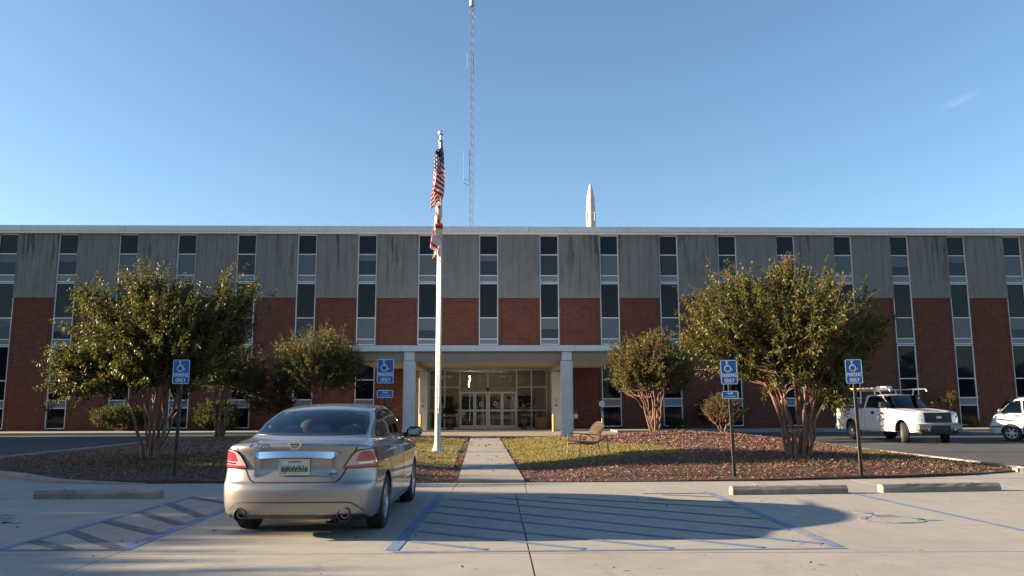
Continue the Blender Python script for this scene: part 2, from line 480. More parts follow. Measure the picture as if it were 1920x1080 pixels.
def make_panel():
    m, nt, b = new_mat('precast_panel')
    v = coords(nt, 'Object')
    vs = coords(nt, 'Object', (2.6, 1.0, 0.22))
    base = ramp(nt, noise(nt, v, 1.6, 5, 0.6), [(0.3, (0.150, 0.147, 0.146)), (0.7, (0.182, 0.178, 0.176))])
    streak = noise(nt, vs, 1.7, 5, 0.62)
    sp = nod(nt, 'ShaderNodeSeparateXYZ'); nt.links.new(v, sp.inputs[0])
    mr = nod(nt, 'ShaderNodeMapRange'); mr.inputs[1].default_value = 8.0; mr.inputs[2].default_value = 11.0; nt.links.new(sp.outputs[2], mr.inputs[0])
    dirt = nod(nt, 'ShaderNodeMath', operation='MULTIPLY'); nt.links.new(mr.outputs[0], dirt.inputs[1])
    lg = noise(nt, coords(nt, 'Object', (0.33, 1, 0.02)), 1.0, 2)
    mk = mixc(nt, ramp(nt, lg, [(0.42, (0.12, 0.12, 0.12)), (0.62, (1, 1, 1))]), (0, 0, 0), ramp(nt, streak, [(0.50, (0, 0, 0)), (0.64, (1, 1, 1))]))
    nt.links.new(mk, dirt.inputs[0])
    col = mixc(nt, dirt.outputs[0], base, (0.034, 0.033, 0.033))
    fs = noise(nt, coords(nt, 'Object', (9, 1.0, 0.3)), 2.0, 4, 0.6)
    col = mixc(nt, ramp(nt, fs, [(0.5, (0, 0, 0)), (0.75, (0.5,)*3)]), col, (0.110, 0.107, 0.105))
    nt.links.new(col, b.inputs['Base Color']); b.inputs['Roughness'].default_value = 0.9
    return m
M['panel'] = make_panel()
M['alum'] = mat('aluminium_frame', (0.62, 0.62, 0.63), 0.45, 0.1)
M['fascia'] = mottled('grey_fascia', (0.52, 0.53, 0.55), (0.58, 0.59, 0.61), 0.5, 0.6, fine=8, bstr=0.0)
M['white_trim'] = mottled('white_trim', (0.66, 0.65, 0.63), (0.74, 0.73, 0.71), 1.0, 0.6, fine=20, bstr=0.05)
M['canopy_white'] = mottled('canopy_white', (0.72, 0.71, 0.69), (0.79, 0.78, 0.76), 1.0, 0.7, c3=(0.62, 0.60, 0.57), fine=20, bstr=0.05)
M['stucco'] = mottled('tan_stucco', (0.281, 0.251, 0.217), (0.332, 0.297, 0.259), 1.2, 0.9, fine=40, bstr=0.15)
M['column'] = mottled('column_paint', (0.64, 0.63, 0.61), (0.72, 0.71, 0.69), 1.2, 0.85, c3=(0.54, 0.52, 0.49), fine=40, bstr=0.15)
M['roof'] = mat('roof_gravel', (0.3, 0.29, 0.28), 0.9)
def glass_panel(name, col, rough=0.03):
    m, nt, b = new_mat(name)
    v = coords(nt, 'World')
    gi = nod(nt, 'ShaderNodeNewGeometry')
    c = ramp(nt, gi.outputs['Random Per Island'], [(0.0, tuple(x*0.6 for x in col)), (0.35, col), (0.7, tuple(x*0.8 for x in col)), (1.0, tuple(x*1.5 for x in col))])
    nt.links.new(c, b.inputs['Base Color']); b.inputs['Roughness'].default_value = rough; b.inputs['Specular IOR Level'].default_value = 0.26
    bump(nt, b, noise(nt, v, 0.9, 2), 0.02, 0.05)
    return m
M['win_dark'] = glass_panel('window_glass', (0.006, 0.007, 0.013))
M['win_blind'] = glass_panel('window_with_blind', (0.113, 0.135, 0.162), 0.05)
M['win_mid'] = glass_panel('window_half_dark', (0.035, 0.045, 0.062), 0.04)
M['spandrel'] = mat('spandrel_panel', (0.144, 0.175, 0.213), 0.3)
M['ent_glass'] = thin_glass('entrance_glass', (0.80, 0.82, 0.80))
M['int_wall'] = mat('lobby_wall', (0.55, 0.46, 0.36), 0.9)
M['int_floor'] = mat('lobby_floor', (0.20, 0.15, 0.11), 0.5)
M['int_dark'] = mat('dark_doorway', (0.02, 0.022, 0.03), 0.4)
M['white'] = mat('white_paint', (0.74, 0.73, 0.71), 0.5)
M['pole'] = mottled('pole_white', (0.436, 0.429, 0.422), (0.493, 0.486, 0.479), 1.5, 0.4, fine=12, bstr=0.0)
M['silver'] = mat('silver_ball', (0.7, 0.7, 0.69), 0.35, 0.8)
M['galv'] = mat('galvanised_steel', (0.33, 0.34, 0.37), 0.5, 0.4)
M['mast'] = mat('mast_steel', (0.104, 0.116, 0.140), 0.8, 0.0)
M['rocket'] = mottled('rocket_white', (0.521, 0.493, 0.479), (0.563, 0.542, 0.528), 0.7, 0.5, fine=6, bstr=0.0)
M['post'] = mottled('sign_post_steel', (0.035, 0.032, 0.03), (0.075, 0.065, 0.055), 6, 0.6, fine=40, bstr=0.1)
M['sign_blue'] = mottled('sign_blue', (0.010, 0.085, 0.27), (0.014, 0.10, 0.31), 3, 0.45, fine=30, bstr=0.0)
M['sign_white'] = mat('sign_white', (0.52, 0.60, 0.70), 0.5)
M['bark'] = mottled('crape_bark', (0.105, 0.055, 0.038), (0.245, 0.135, 0.095), 7, 0.85, c3=(0.065, 0.038, 0.027), fine=30, bstr=0.5, sc=(1, 1, 0.3))
M['leaf'] = leaf_mat('crape_leaves', [(0.026, 0.041, 0.007), (0.039, 0.053, 0.009), (0.054, 0.065, 0.012), (0.075, 0.077, 0.015), (0.018, 0.030, 0.005), (0.095, 0.090, 0.018), (0.043, 0.057, 0.010), (0.082, 0.068, 0.015)])
M['leaf_gold'] = leaf_mat('golden_leaves', [(0.044, 0.052, 0.009), (0.078, 0.075, 0.015), (0.110, 0.092, 0.019), (0.128, 0.085, 0.021), (0.058, 0.063, 0.013), (0.110, 0.065, 0.022)])
M['leaf_red'] = leaf_mat('russet_leaves', [(0.079, 0.037, 0.017), (0.109, 0.054, 0.023), (0.058, 0.025, 0.014), (0.138, 0.079, 0.037), (0.051, 0.037, 0.014)])
M['leaf_dark'] = leaf_mat('evergreen_leaves', [(0.014, 0.026, 0.008), (0.022, 0.036, 0.010), (0.036, 0.048, 0.012), (0.048, 0.056, 0.016)])
M['leaf_lime'] = leaf_mat('yellow_green_leaves', [(0.082, 0.085, 0.017), (0.109, 0.102, 0.024), (0.061, 0.068, 0.014), (0.136, 0.109, 0.027)])
M['rubber'] = mat('tyre_rubber', (0.018, 0.018, 0.019), 0.8)
M['chrome'] = mat('chrome', (0.72, 0.73, 0.75), 0.08, 1.0)
M['alloy'] = mat('alloy_silver', (0.55, 0.56, 0.58), 0.3, 0.85)
M['black'] = mat('black_plastic', (0.012, 0.012, 0.013), 0.5)
M['trim_black'] = mat('gloss_black', (0.008, 0.008, 0.010), 0.15)
M['yellow'] = mat('safety_yellow', (0.60, 0.34, 0.02), 0.5)
M['wood'] = mottled('brown_slats', (0.12, 0.055, 0.03), (0.19, 0.09, 0.05), 6, 0.6, fine=20, bstr=0.2)
M['mesh_brown'] = mottled('brown_metal_mesh', (0.13, 0.08, 0.052), (0.20, 0.125, 0.085), 12, 0.6, fine=60, bstr=0.3)
M['urn'] = mottled('dark_urn', (0.035, 0.035, 0.037), (0.06, 0.06, 0.062), 5, 0.6, fine=30)
M['flower'] = mat('white_flower', (0.55, 0.48, 0.46), 0.7)
M['red'] = mat('red_paint', (0.35, 0.02, 0.02), 0.5)
# ------------------------------------------------------------------ ground
rng = np.random.default_rng(7)
g = MB(); g.add([(-500, -400, -0.07), (500, -400, -0.07), (500, 900, -0.07), (-500, 900, -0.07)], [(0, 1, 2, 3)])
tag(g.build('ground', M['earth']), kind='structure')

slab = MB()
def slab_grid(mb, xl, yl, gap=0.012, skew=0.0):
    for i in range(len(xl) - 1):
        for j in range(len(yl) - 1):
            y0, y1 = yl[j] + gap/2, yl[j+1] - gap/2
            p = [(xl[i]+gap/2 + (14-y0)*skew, y0), (xl[i+1]-gap/2 + (14-y0)*skew, y0), (xl[i+1]-gap/2 + (14-y1)*skew, y1), (xl[i]+gap/2 + (14-y1)*skew, y1)]
            mb.prism(p, -0.05, 0.0, 'XY')
slab_grid(slab, [-62, -54, -46, -37.7, -29.3, -20.9, -12.5, -4.22, 0.05, 12.7, 21, 29, 37, 45, 53, 62], [-40, -30, -20, -12, -6, -1.5, 3.2, 8.45, 14.05], 0.016, 0.022)
slab_grid(slab, [-62, -40, -20, -14, -11.8, -9.7, -7.6], [14.05, 18.2], 0.016)
slab_grid(slab, [-7.6, -5.4, -3.2, -1.08, 0.24, 2.4, 4.6, 6.8], [14.05, 16.5], 0.012)
slab_grid(slab, [6.8, 9.0, 11.2, 13.4, 15.6, 24, 40, 62], [14.05, 19.2], 0.008)
tag(slab.build('parking_lot', M['concrete']), kind='structure')

g = MB(); g.add([(-90, 15.0, -0.055), (90, 15.0, -0.055), (90, 60, -0.055), (-90, 60, -0.055)], [(0, 1, 2, 3)])
g.V = [(x, y, -0.012) for x, y, z in g.V]; g.V[0] = (-90, 16.4, -0.012); g.V[1] = (90, 16.4, -0.012)
tag(g.build('driveway', M['asphalt']), kind='structure')

BED = [(-8.98, 16.2), (-7, 16.02), (-3, 15.97), (1, 15.98), (5, 16.12), (8.1, 16.7), (9.8, 17.3), (11.15, 18.05), (11.62, 18.6), (11.5, 23.6), (11.3, 28.7), (11.1, 31.5),
       (10.5, 33.8), (9.2, 35.4), (6.5, 36.8), (2.6, 37.5), (-0.5, 37.1), (-2, 36.8), (-5, 37.8), (-8, 38.6), (-12.5, 38.6), (-14.4, 37.6), (-15.1, 35.8), (-14.7, 32), (-14.55, 28.6), (-14.35, 22.7), (-13.4, 20.2), (-12.3, 18.7), (-11.2, 17.8), (-10.1, 17.0)]
def walk_x(y):   # centre line of the front walk
    return -0.42 + (np.asarray(y) - 15.97) * (-0.0405)
def sst(x, a, b):
    t = np.clip((np.asarray(x) - a) / (b - a), 0, 1); return t*t*(3-2*t)
FX, FY = [q[0] for q in BED[:9]], [q[1] for q in BED[:9]]
def hz(x, y):
    x = np.asarray(x, float); y = np.asarray(y, float)
    yb = np.interp(x, FX, FY)
    def gs(cx, cy, sx, sy): return np.exp(-0.5*((x-cx)/sx)**2 - 0.5*((y-cy)/sy)**2)
    m = 0.10*sst(y-yb, 0.0, 1.5) + 0.17*gs(-8.6, 20.6, 3.2, 2.8) + 0.11*gs(7.0, 20.0, 2.6, 2.4) + 0.47*gs(5.6, 26.8, 2.7, 3.2)
    edge = sst(y, 38.6, 34.0)*sst(x, 11.7, 9.5)*sst(-x, 15.0, 12.6)
    return 0.012 + 0.02*sst(y-yb, 0.0, 0.6) + m * sst(np.abs(x - walk_x(y)), 0.7, 3.2) * edge + 0.012*np.sin(x*2.1+y*0.7)*np.sin(y*1.7-x*0.6)*sst(y, 16.3, 17.2)
def sheet(name, poly, step, dz, m, kind='structure'):
    V, F, D = poly_mesh(poly, step)
    z = hz(V[:, 0], V[:, 1]) + dz
    V3 = np.column_stack([V, z])
    n = len(D)
    # skirt down to the base so the sheet has an edge
    sk = np.column_stack([V[:n], np.full(n, -0.02)])
    V3 = np.vstack([V3, sk]); b = len(V)
    F2 = np.array([(i, b+i, b+(i+1) % n) for i in range(n)] + [(i, b+(i+1) % n, (i+1) % n) for i in range(n)])
    o = fast_mesh(name, V3, np.vstack([F, F2]), m, smooth=True, sharp=50)
    return tag(o, kind=kind)
sheet('mulch_bed', BED, 0.36, 0.0, M['mulch_base'])
LAWN_L = [(-2.6, 19.5), (-1.40, 19.35), (-1.62, 24), (-1.85, 30), (-2.05, 34.9), (-4.2, 34.4), (-6.0, 33.5), (-7.6, 30.5), (-7.2, 27), (-5.6, 23), (-4.2, 20.6)]
LAWN_R = [(0.34, 19.25), (1.8, 19.5), (3.3, 20.2), (4.35, 21.0), (4.5, 21.9), (4.0, 22.9), (3.2, 24.0), (2.3, 25.4), (1.75, 26.6), (1.9, 29), (2.3, 31.5), (2.2, 33.9), (0.9, 34.6), (-0.45, 34.5), (-0.22, 29), (0.0, 24)]
sheet('lawn_left', LAWN_L, 0.3, 0.016, M['turf']).name = 'lawn'
sheet('lawn_right', LAWN_R, 0.3, 0.016, M['turf']).name = 'lawn'

wk = MB()
ys = list(np.arange(15.99, 38.2, 1.53))
for a, b in zip(ys[:-1], ys[1:]):
    p = [(walk_x(a)-0.65, a+0.006), (walk_x(a)+0.65, a+0.006), (walk_x(b)+0.65, b-0.006), (walk_x(b)-0.65, b-0.006)]
    wk.prism(p, -0.05, 0.055, 'XY')
tag(wk.build('front_walk', M['walk']), kind='structure')
pad = MB(); pad.prism([(-3.05, 25.1), (-1.72, 25.0), (-1.78, 26.3), (-3.0, 26.4)], -0.03, 0.075, 'XY')
tag(pad.build('flagpole_pad', M['walk']), kind='structure')

def sweep_kerb(pts, w, h):
    mb = MB(); mb.ribbon(pts, w, -0.05, h, 'XY'); return mb
def smooth_line(pts, n=8):
    P = np.asarray(pts, float); out = []
    for i in range(len(P)-1):
        p0, p1, p2, p3 = P[max(i-1, 0)], P[i], P[i+1], P[min(i+2, len(P)-1)]
        for t in np.linspace(0, 1, n, endpoint=False):
            out.append(0.5*((2*p1)+(-p0+p2)*t+(2*p0-5*p1+4*p2-p3)*t*t+(-p0+3*p1-3*p2+p3)*t**3))
    out.append(P[-1]); return np.array(out)
tag(sweep_kerb(smooth_line(BED[7:16], 6), 0.16, 0.085).build('kerb', M['kerb']), kind='structure')
KP = smooth_line(BED[17:] + [BED[0], (-7.2, 16.0)], 6)
kd = np.concatenate([[0], np.cumsum(np.linalg.norm(np.diff(KP, axis=0), axis=1))]); kh = 0.012 + 0.115*np.clip((kd[-1]-kd)/3.2, 0, 1)
kT = np.gradient(KP, axis=0); kT /= np.linalg.norm(kT, axis=1, keepdims=True); kN = np.column_stack([-kT[:, 1], kT[:, 0]])*0.085
mb = MB()
prof_ = [(1.0, -0.05, 0), (1.0, 0.0, 0.8), (0.8, 0.0, 1.0), (-0.8, 0.0, 1.0), (-1.0, 0.0, 0.8), (-1.0, -0.05, 0)]
for p_, n_, h_ in zip(KP, kN, kh): mb.V += [(p_[0]+n_[0]*a_, p_[1]+n_[1]*a_, b_ + h_*c_) for a_, b_, c_ in prof_]
for i in range(len(KP)-1):
    for j in range(5): mb.F.append((i*6+j, i*6+j+1, (i+1)*6+j+1, (i+1)*6+j))
tag(mb.build('kerb', M['kerb']), kind='structure')

# bark chips lying on the bed: too many to count
def scatter(poly, n, holes, yw=None):
    P = np.asarray(poly); out = []
    lo, hi = P.min(0), P.max(0); tot = 0
    while tot < n:
        Q = lo + (hi-lo)*rng.random((n*2, 2))
        if yw is not None: Q = Q[rng.random(len(Q)) < yw(Q)]
        Q = Q[inside_poly(Q, P)]
        for h in holes: Q = Q[~inside_poly(Q, h)]
        out.append(Q); tot += len(Q)
    return np.vstack(out)[:n]
WALK = [(walk_x(15.9)-0.68, 15.9), (walk_x(15.9)+0.68, 15.9), (walk_x(38.5)+0.68, 38.5), (walk_x(38.5)-0.68, 38.5)]
Q = scatter(BED, 52000, [LAWN_L, LAWN_R, WALK], lambda q: np.clip(1.15-(q[:, 1]-16)/26, 0.25, 1))
def chip_mesh(name, Q, smin, smax, m, z0):
    n = len(Q); s = (smin+(smax-smin)*rng.random(n)**1.6)[:, None] * np.clip(0.75+(Q[:, 1:2]-16)/22, 0.75, 1.6)
    a = rng.random(n)*2*np.pi
    ax = np.column_stack([np.cos(a), np.sin(a), rng.normal(0, 0.28, n)]); ay = np.column_stack([-np.sin(a), np.cos(a), rng.normal(0, 0.28, n)])
    c = np.column_stack([Q, z0 + 0.006 + 0.022*rng.random(n)])
    up = np.array([0, 0, 1.])
    v = np.stack([c - ax*s, c + ay*s*0.45, c + ax*s, c - ay*s*0.45 + up*s*0.15, c + up*s*0.42], 1).reshape(-1, 3)
    b = (np.arange(n)*5)[:, None]
    F = np.concatenate([b+np.array([[0, 1, 4]]), b+np.array([[1, 2, 4]]), b+np.array([[2, 3, 4]]), b+np.array([[3, 0, 4]])])
    return fast_mesh(name, v, F, m)
tag(chip_mesh('mulch', Q, 0.022, 0.055, M['chips'], hz(Q[:, 0], Q[:, 1])), kind='stuff')

def blades(name, Q, z, hmin, hmax, w, m):
    n = len(Q); h = hmin+(hmax-hmin)*rng.random(n); a = rng.random(n)*np.pi
    d = np.column_stack([np.cos(a), np.sin(a), np.zeros(n)])*w
    c = np.column_stack([Q, z])
    tip = c + np.column_stack([rng.normal(0, 0.5, n)*h, rng.normal(0, 0.5, n)*h, h])
    v = np.stack([c-d, c+d, tip], 1).reshape(-1, 3)
    return fast_mesh(name, v, (np.arange(n)*3)[:, None]+np.array([[0, 1, 2]]), m)
QL = scatter(LAWN_L, 26000, []); QR = scatter(LAWN_R, 34000, [])
tag(blades('grass', np.vstack([QL, QR]), hz(*np.vstack([QL, QR]).T)+0.012, 0.025, 0.06, 0.011, M['grass']), kind='stuff')
# sparse green tufts coming through the mulch round the trees and along the crest of the mound
def ring(cx, cy, sx, sy, n): return np.column_stack([rng.normal(cx, sx, n), rng.normal(cy, sy, n)])
QG = np.vstack([ring(6.0, 18.0, 2.2, 0.6, 800), ring(-8.0, 18.3, 1.6, 0.7, 1500), ring(5.5, 30.8, 2.6, 0.8, 6500), ring(9.8, 22.5, 0.6, 2, 1500), ring(-6.5, 18, 2, .5, 800), ring(9.5, 19.2, 1.2, .6, 900)])
QG = QG[inside_poly(QG, BED)]
for h in (LAWN_L, LAWN_R, WALK): QG = QG[~inside_poly(QG, h)]
tag(blades('weeds', QG, hz(QG[:, 0], QG[:, 1]), 0.03, 0.09, 0.012, M['green_grass']), kind='stuff')

QD = np.vstack([scatter(LAWN_L, 130, []), scatter(LAWN_R, 200, []), ring(7, 19.5, 2.5, 1.5, 260), ring(-8.7, 19.5, 2.5, 1.5, 260), ring(5.5, 28, 3, 2, 160), scatter(WALK, 40, [])])
QD = QD[inside_poly(QD, BED)]
tag(chip_mesh('fallen_leaves', QD, 0.03, 0.06, M['dry_leaf'], hz(QD[:, 0], QD[:, 1]) + 0.035), kind='stuff')
# painted markings, sheets 4 mm above the concrete
LZ = [0.004]
def line(mb, a, b, w):
    a = np.array(a, float); b = np.array(b, float); t = (b-a)/np.linalg.norm(b-a); n = np.array([-t[1], t[0]])*w/2
    LZ[0] += 0.00015
    mb.add([(*(a-n), LZ[0]), (*(b-n), LZ[0]), (*(b+n), LZ[0]), (*(a+n), LZ[0])], [(0, 1, 2, 3)])
pm = MB()
line(pm, (-1.27, 8.62), (-1.20, 13.9), 0.14)
line(pm, (3.45, 8.75), (3.36, 14.0), 0.13)
line(pm, (-1.26, 8.53), (3.5, 8.66), 0.07)
line(pm, (-5.47, 8.6), (-5.36, 13.75), 0.10)
line(pm, (-4.13, 8.78), (-4.30, 13.7), 0.15)
line(pm, (-6.2, 8.69), (-4.05, 8.72), 0.06)
line(pm, (5.75, 14.05), (6.12, 9.4), 0.10)
line(pm, (-8.4, 13.6), (-8.6, 9.2), 0.10)
tag(pm.build('parking_line', M['blue_paint']), kind='structure')
hm = MB()
HATCH_BLUE = [((-1.14, 9.18), (-0.28, 8.66)), ((-1.14, 9.92), (0.75, 8.68)), ((-1.14, 10.69), (1.68, 8.70)), ((-1.13, 11.64), (2.65, 8.72)), ((-1.12, 12.38), (3.36, 8.95)), ((-1.0, 13.25), (3.33, 9.9))]
for a, b in HATCH_BLUE: line(hm, a, b, 0.09)
tag(hm.build('parking_line', M['hatch_paint']), kind='structure')
hm = MB()
for a, b in [((-0.28, 13.4), (3.3, 10.85)), ((0.58, 13.45), (3.3, 11.95)), ((2.15, 13.1), (3.3, 12.75)), ((2.5, 13.75), (3.3, 13.4)), ((2.2, 13.9), (3.3, 13.95))]: line(hm, a, b, 0.06)
for a, b in [((-5.42, 9.30), (-4.75, 8.77)), ((-5.40, 10.02), (-4.22, 8.79)), ((-5.40, 10.86), (-4.2, 9.75)), ((-5.38, 11.75), (-4.22, 10.5)), ((-5.37, 12.75), (-4.24, 11.2)), ((-5.36, 13.6), (-4.26, 12.6))]: line(hm, a, b, 0.15)
tag(hm.build('parking_line', M['dark_paint']), kind='structure')

def wheelchair(plane_fn, s, mb):
    """accessible symbol, unit height ~1, drawn as strokes; plane_fn maps ribbon prisms"""
    mb.ribbon([(-0.12, 0.25), (-0.12, 0.02), (0.14, 0.02), (0.27, -0.30), (0.40, -0.26)], 0.085, 0, 1)
    mb.ribbon([(-0.12, 0.15), (0.10, 0.15)], 0.06, 0, 1)
    a = np.linspace(rad(115), rad(365), 22)
    mb.ribbon([(-0.06 + 0.28*math.cos(t), -0.20 + 0.28*math.sin(t)) for t in a], 0.075, 0, 1)
    mb.prism([(-0.12 + 0.095*math.cos(t), 0.39 + 0.095*math.sin(t)) for t in np.linspace(0, 2*math.pi, 14, endpoint=False)], 0, 1)
    mb.V = [plane_fn(x*s, z*s, d) for x, d, z in mb.V]
    return mb
for (cx, cy, m) in ((5.05, 11.0, 'worn_symbol'), (-2.25, 11.3, 'green_paint'), (-6.95, 11.0, 'worn_symbol')):
    w = wheelchair(lambda x, y, d: (cx+x*1.15, cy+y, 0.004 + 0.002*d), 1.15, MB())
    tag(w.build('pavement_symbol', M[m]), kind='structure')
# dry leaves and specks blown over the concrete
QQ = np.vstack([np.column_stack([rng.uniform(-7, 9, 70), rng.uniform(6.8, 15.5, 70)]), [(-0.47, 7.66), (1.27, 7.66), (1.75, 8.35), (-4.2, 8.25), (-4.55, 9.45), (-4.9, 9.5), (4.0, 10.1)]])
tag(chip_mesh('fallen_leaves', QQ, 0.02, 0.05, M['dry_leaf'], 0.0), kind='stuff')

# ------------------------------------------------------------------ the office building
BX, BY, BYAW = 0.4, 48.0, rad(1.7)
B = empty('office_building', (BX, BY, 0), BYAW, 'long three storey office building of dark brick and grey concrete panels with tall window strips', 'building')
def bworld(x, y):
    c, s = math.cos(BYAW), math.sin(BYAW)
    return BX + x*c - y*s, BY + x*s + y*c
XW = [-30.78, -27.2, -23.6, -20.11, -16.52, -12.87, -9.21, -5.53, -1.83, 1.88, 5.57, 9.25, 12.91, 16.56, 20.15, 23.73, 27.32, 30.89]
XW = [XW[0]-3.6] + XW + [XW[-1]+3.58]
HW = 0.585
core = MB()
core.box(-38, -6.3, 0.25, 20, 0, 12.0); core.box(2.5, 38, 0.25, 20, 0, 12.0); core.box(-6.3, 2.5, 0.25, 20, 3.72, 12.0); core.box(-6.3, 2.5, 6.2, 20, 0, 3.72)
core.build('wall', M['brick'], B)
edges = [-38.0] + XW + [38.0]
rr = random.Random(3)
for i in range(len(edges) - 1):
    a = edges[i] + (HW + 0.02 if i else 0); b = edges[i+1] - (HW + 0.02 if i < len(edges)-2 else 0)
    z0 = 3.72 if (i in (9, 10)) else 0.0
    if i == 8: pass
    mb = MB()
    e = 0.16
    mb.box(a, a+e, -0.10, 0.25, z0, 7.94); mb.box(b-e, b, -0.10, 0.25, z0, 7.94); mb.box(a+e+0.02, b-e-0.02, -0.10, 0.25, z0, 7.72)
    mb.box(a+e+0.02, b-e-0.02, -0.093, 0.25, 7.735, 7.94)
    mb.box(a+e, a+e+0.02, -0.05, 0.25, z0, 7.94); mb.box(b-e-0.02, b-e, -0.05, 0.25, z0, 7.94)
    mb.build('brick_pier', M['brick'], B)
    mb = MB(); n = 4; w = (b-a)/n
    for k in range(n):
        mb.box(a + k*w + (0.008 if k else -0.015), a + (k+1)*w - (0.008 if k < n-1 else -0.015), -0.17, 0.25, 7.95, 11.87)
    mb.box(a+0.02, b-0.02, -0.15, 0.2, 7.96, 11.86)
    mb.build('concrete_panel', M['panel'], B)

def window(xc, bars, kinds, seed):
    """one tall window of a storey: frame with its panes; bars = heights of the crossbars from the sill up"""
    r = random.Random(seed)
    fr = MB(); t = 0.028
    fr.box(xc-HW, xc-HW+0.06, -0.045, 0.12, bars[0], bars[-1]); fr.box(xc+HW-0.06, xc+HW, -0.045, 0.12, bars[0], bars[-1])
    for i, z in enumerate(bars):
        lo = z if i == 0 else z - t; hi = z if i == len(bars)-1 else z + t
        if i == 0: hi = z + 2*t
        if i == len(bars)-1: lo = z - 2*t
        fr.box(xc-HW+0.06, xc+HW-0.06, -0.04, 0.12, lo, hi)
    f = fr.build('window', M['alum'], B)
    gd = MB(); sp = MB(); bl = MB(); md = MB()
    for i, k in enumerate(kinds):
        z0, z1 = bars[i]+0.02, bars[i+1]-0.02; x0, x1 = xc-HW+0.05, xc+HW-0.05
        if k == 'd': gd.box(x0, x1, 0.02, 0.10, z0, z1)
        elif k == 's': sp.box(x0, x1, 0.01, 0.10, z0, z1)
        elif k == 'b':
            u = r.random()
            if u < 0.42: bl.box(x0, x1, 0.02, 0.10, z0, z1)
            elif u < 0.85:
                zm = z0 + (z1-z0)*r.uniform(0.35, 0.8); bl.box(x0, x1, 0.02, 0.10, zm, z1); md.box(x0, x1, 0.02, 0.10, z0, zm)
            else: md.box(x0, x1, 0.02, 0.10, z0, z1)
    if gd.V: gd.build('pane', M['win_dark'], f)
    if md.V: md.build('lower_pane', M['win_mid'], f)
    if bl.V: bl.build('blind', M['win_blind'], f)
    if sp.V: sp.build('spandrel', M['spandrel'], f)
for i, x in enumerate(XW):
    window(x, [8.92, 9.35, 10.64, 11.86], 'sbd', 10+i)
    window(x, [5.12, 5.47, 6.75, 8.88], 'sbd', 40+i)
    if i in (8, 9, 10): continue
    window(x, [0.22, 1.42, 1.86, 3.03, 5.08], 'dsdd', 70+i)
sill = MB()
for i, x in enumerate(XW):
    if i in (8, 9, 10): continue
    sill.box(x-HW-0.01, x+HW+0.01, -0.09, 0.02, 1.84, 1.90)
sill.build('sill', M['alum'], B)
mb = MB(); mb.box(-38.4, 38.4, -0.42, 20.4, 11.99, 12.33); mb.build('fascia', M['fascia'], B)
mb = MB(); mb.box(-38.35, 38.35, -0.36, 20.3, 11.87, 11.985); mb.build('fascia_trim', M['white_trim'], B)
mb = MB()
for x in np.arange(-36, 37, 6.1): mb.box(x, x+0.02, -0.428, -0.40, 11.995, 12.325)
mb.build('fascia_joint', M['galv'], B)
mb = MB(); mb.box(-38, 38, 0, 20, 12.33, 12.36); mb.build('roof', M['roof'], B)
mb = MB(); mb.bbox(10.45, 10.68, -0.24, -0.10, 6.56, 6.78, 0.02); mb.build('wall_box', M['white'], B)

# entrance canopy
can = MB(); can.box(-8.75, 5.05, -9.75, -0.11, 4.08, 4.36); can.build('canopy', M['canopy_white'], B)
mb = MB(); mb.box(-6.02, -6.0, -9.757, -9.74, 4.085, 4.355); mb.box(2.3, 2.32, -9.757, -9.74, 4.085, 4.355); mb.build('canopy_joint', M['galv'], B)
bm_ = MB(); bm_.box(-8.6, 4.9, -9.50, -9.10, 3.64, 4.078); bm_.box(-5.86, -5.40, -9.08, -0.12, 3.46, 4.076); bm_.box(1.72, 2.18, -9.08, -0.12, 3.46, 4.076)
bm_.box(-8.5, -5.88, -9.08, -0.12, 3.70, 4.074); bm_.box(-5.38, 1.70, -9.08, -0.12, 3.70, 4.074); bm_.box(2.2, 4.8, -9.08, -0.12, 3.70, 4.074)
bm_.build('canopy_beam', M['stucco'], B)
for cx in (-5.63, 1.95):
    c = MB(); c.bbox(cx-0.28, cx+0.28, -9.58, -9.02, 0, 3.636, 0.02); c.box(cx-0.19, cx+0.19, -9.615, -9.585, 0.0, 3.60); c.build('column', M['column'], B)
    c = MB(); c.bbox(cx-0.245, cx+0.245, -9.63, -9.505, 3.64, 4.07, 0.012); c.build('column_cap', M['white_trim'], B)
for cx in (-5.63, 2.12):
    c = MB(); c.bbox(cx-0.24, cx+0.24, -1.25, -0.105, 0, 3.455, 0.015); c.build('pilaster', M['column'], B)
# entrance glazing and automatic doors
MUL = [-5.37, -4.46, -3.56, -1.86, -0.13, 0.76, 1.66]
fr = MB()
for x in MUL: fr.box(x-0.035, x+0.035, 0.26, 0.36, 0.1, 3.6)
fr.box(-5.335, -3.595, 0.27, 0.35, 2.56, 2.62); fr.box(-0.095, 1.625, 0.27, 0.35, 2.56, 2.62)
fr.box(-5.335, -3.595, 0.27, 0.35, 0.10, 0.17); fr.box(-0.095, 1.625, 0.27, 0.35, 0.10, 0.17)
fr.box(-5.335, -3.595, 0.27, 0.35, 1.17, 1.23); fr.box(-0.095, 1.625, 0.27, 0.35, 1.17, 1.23)
fr.box(-5.40, 1.70, 0.24, 0.38, 3.6, 3.7)
entr = fr.build('entrance_glazing', M['alum'], B)
gl = MB(); gl.box(-5.36, 1.65, 0.31, 0.318, 0.12, 3.6); gl.build('glass', M['ent_glass'], entr)
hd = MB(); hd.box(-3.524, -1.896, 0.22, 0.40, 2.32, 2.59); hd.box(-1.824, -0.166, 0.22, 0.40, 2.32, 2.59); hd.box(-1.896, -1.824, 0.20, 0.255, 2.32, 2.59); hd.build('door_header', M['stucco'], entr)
sn = MB(); sn.lathe([(0.06, 0.10), (0.075, 0.15), (0.05, 0.20)], (-1.86, 0, 2.45), 12, 'Y'); sn.build('door_sensor', M['black'], entr)
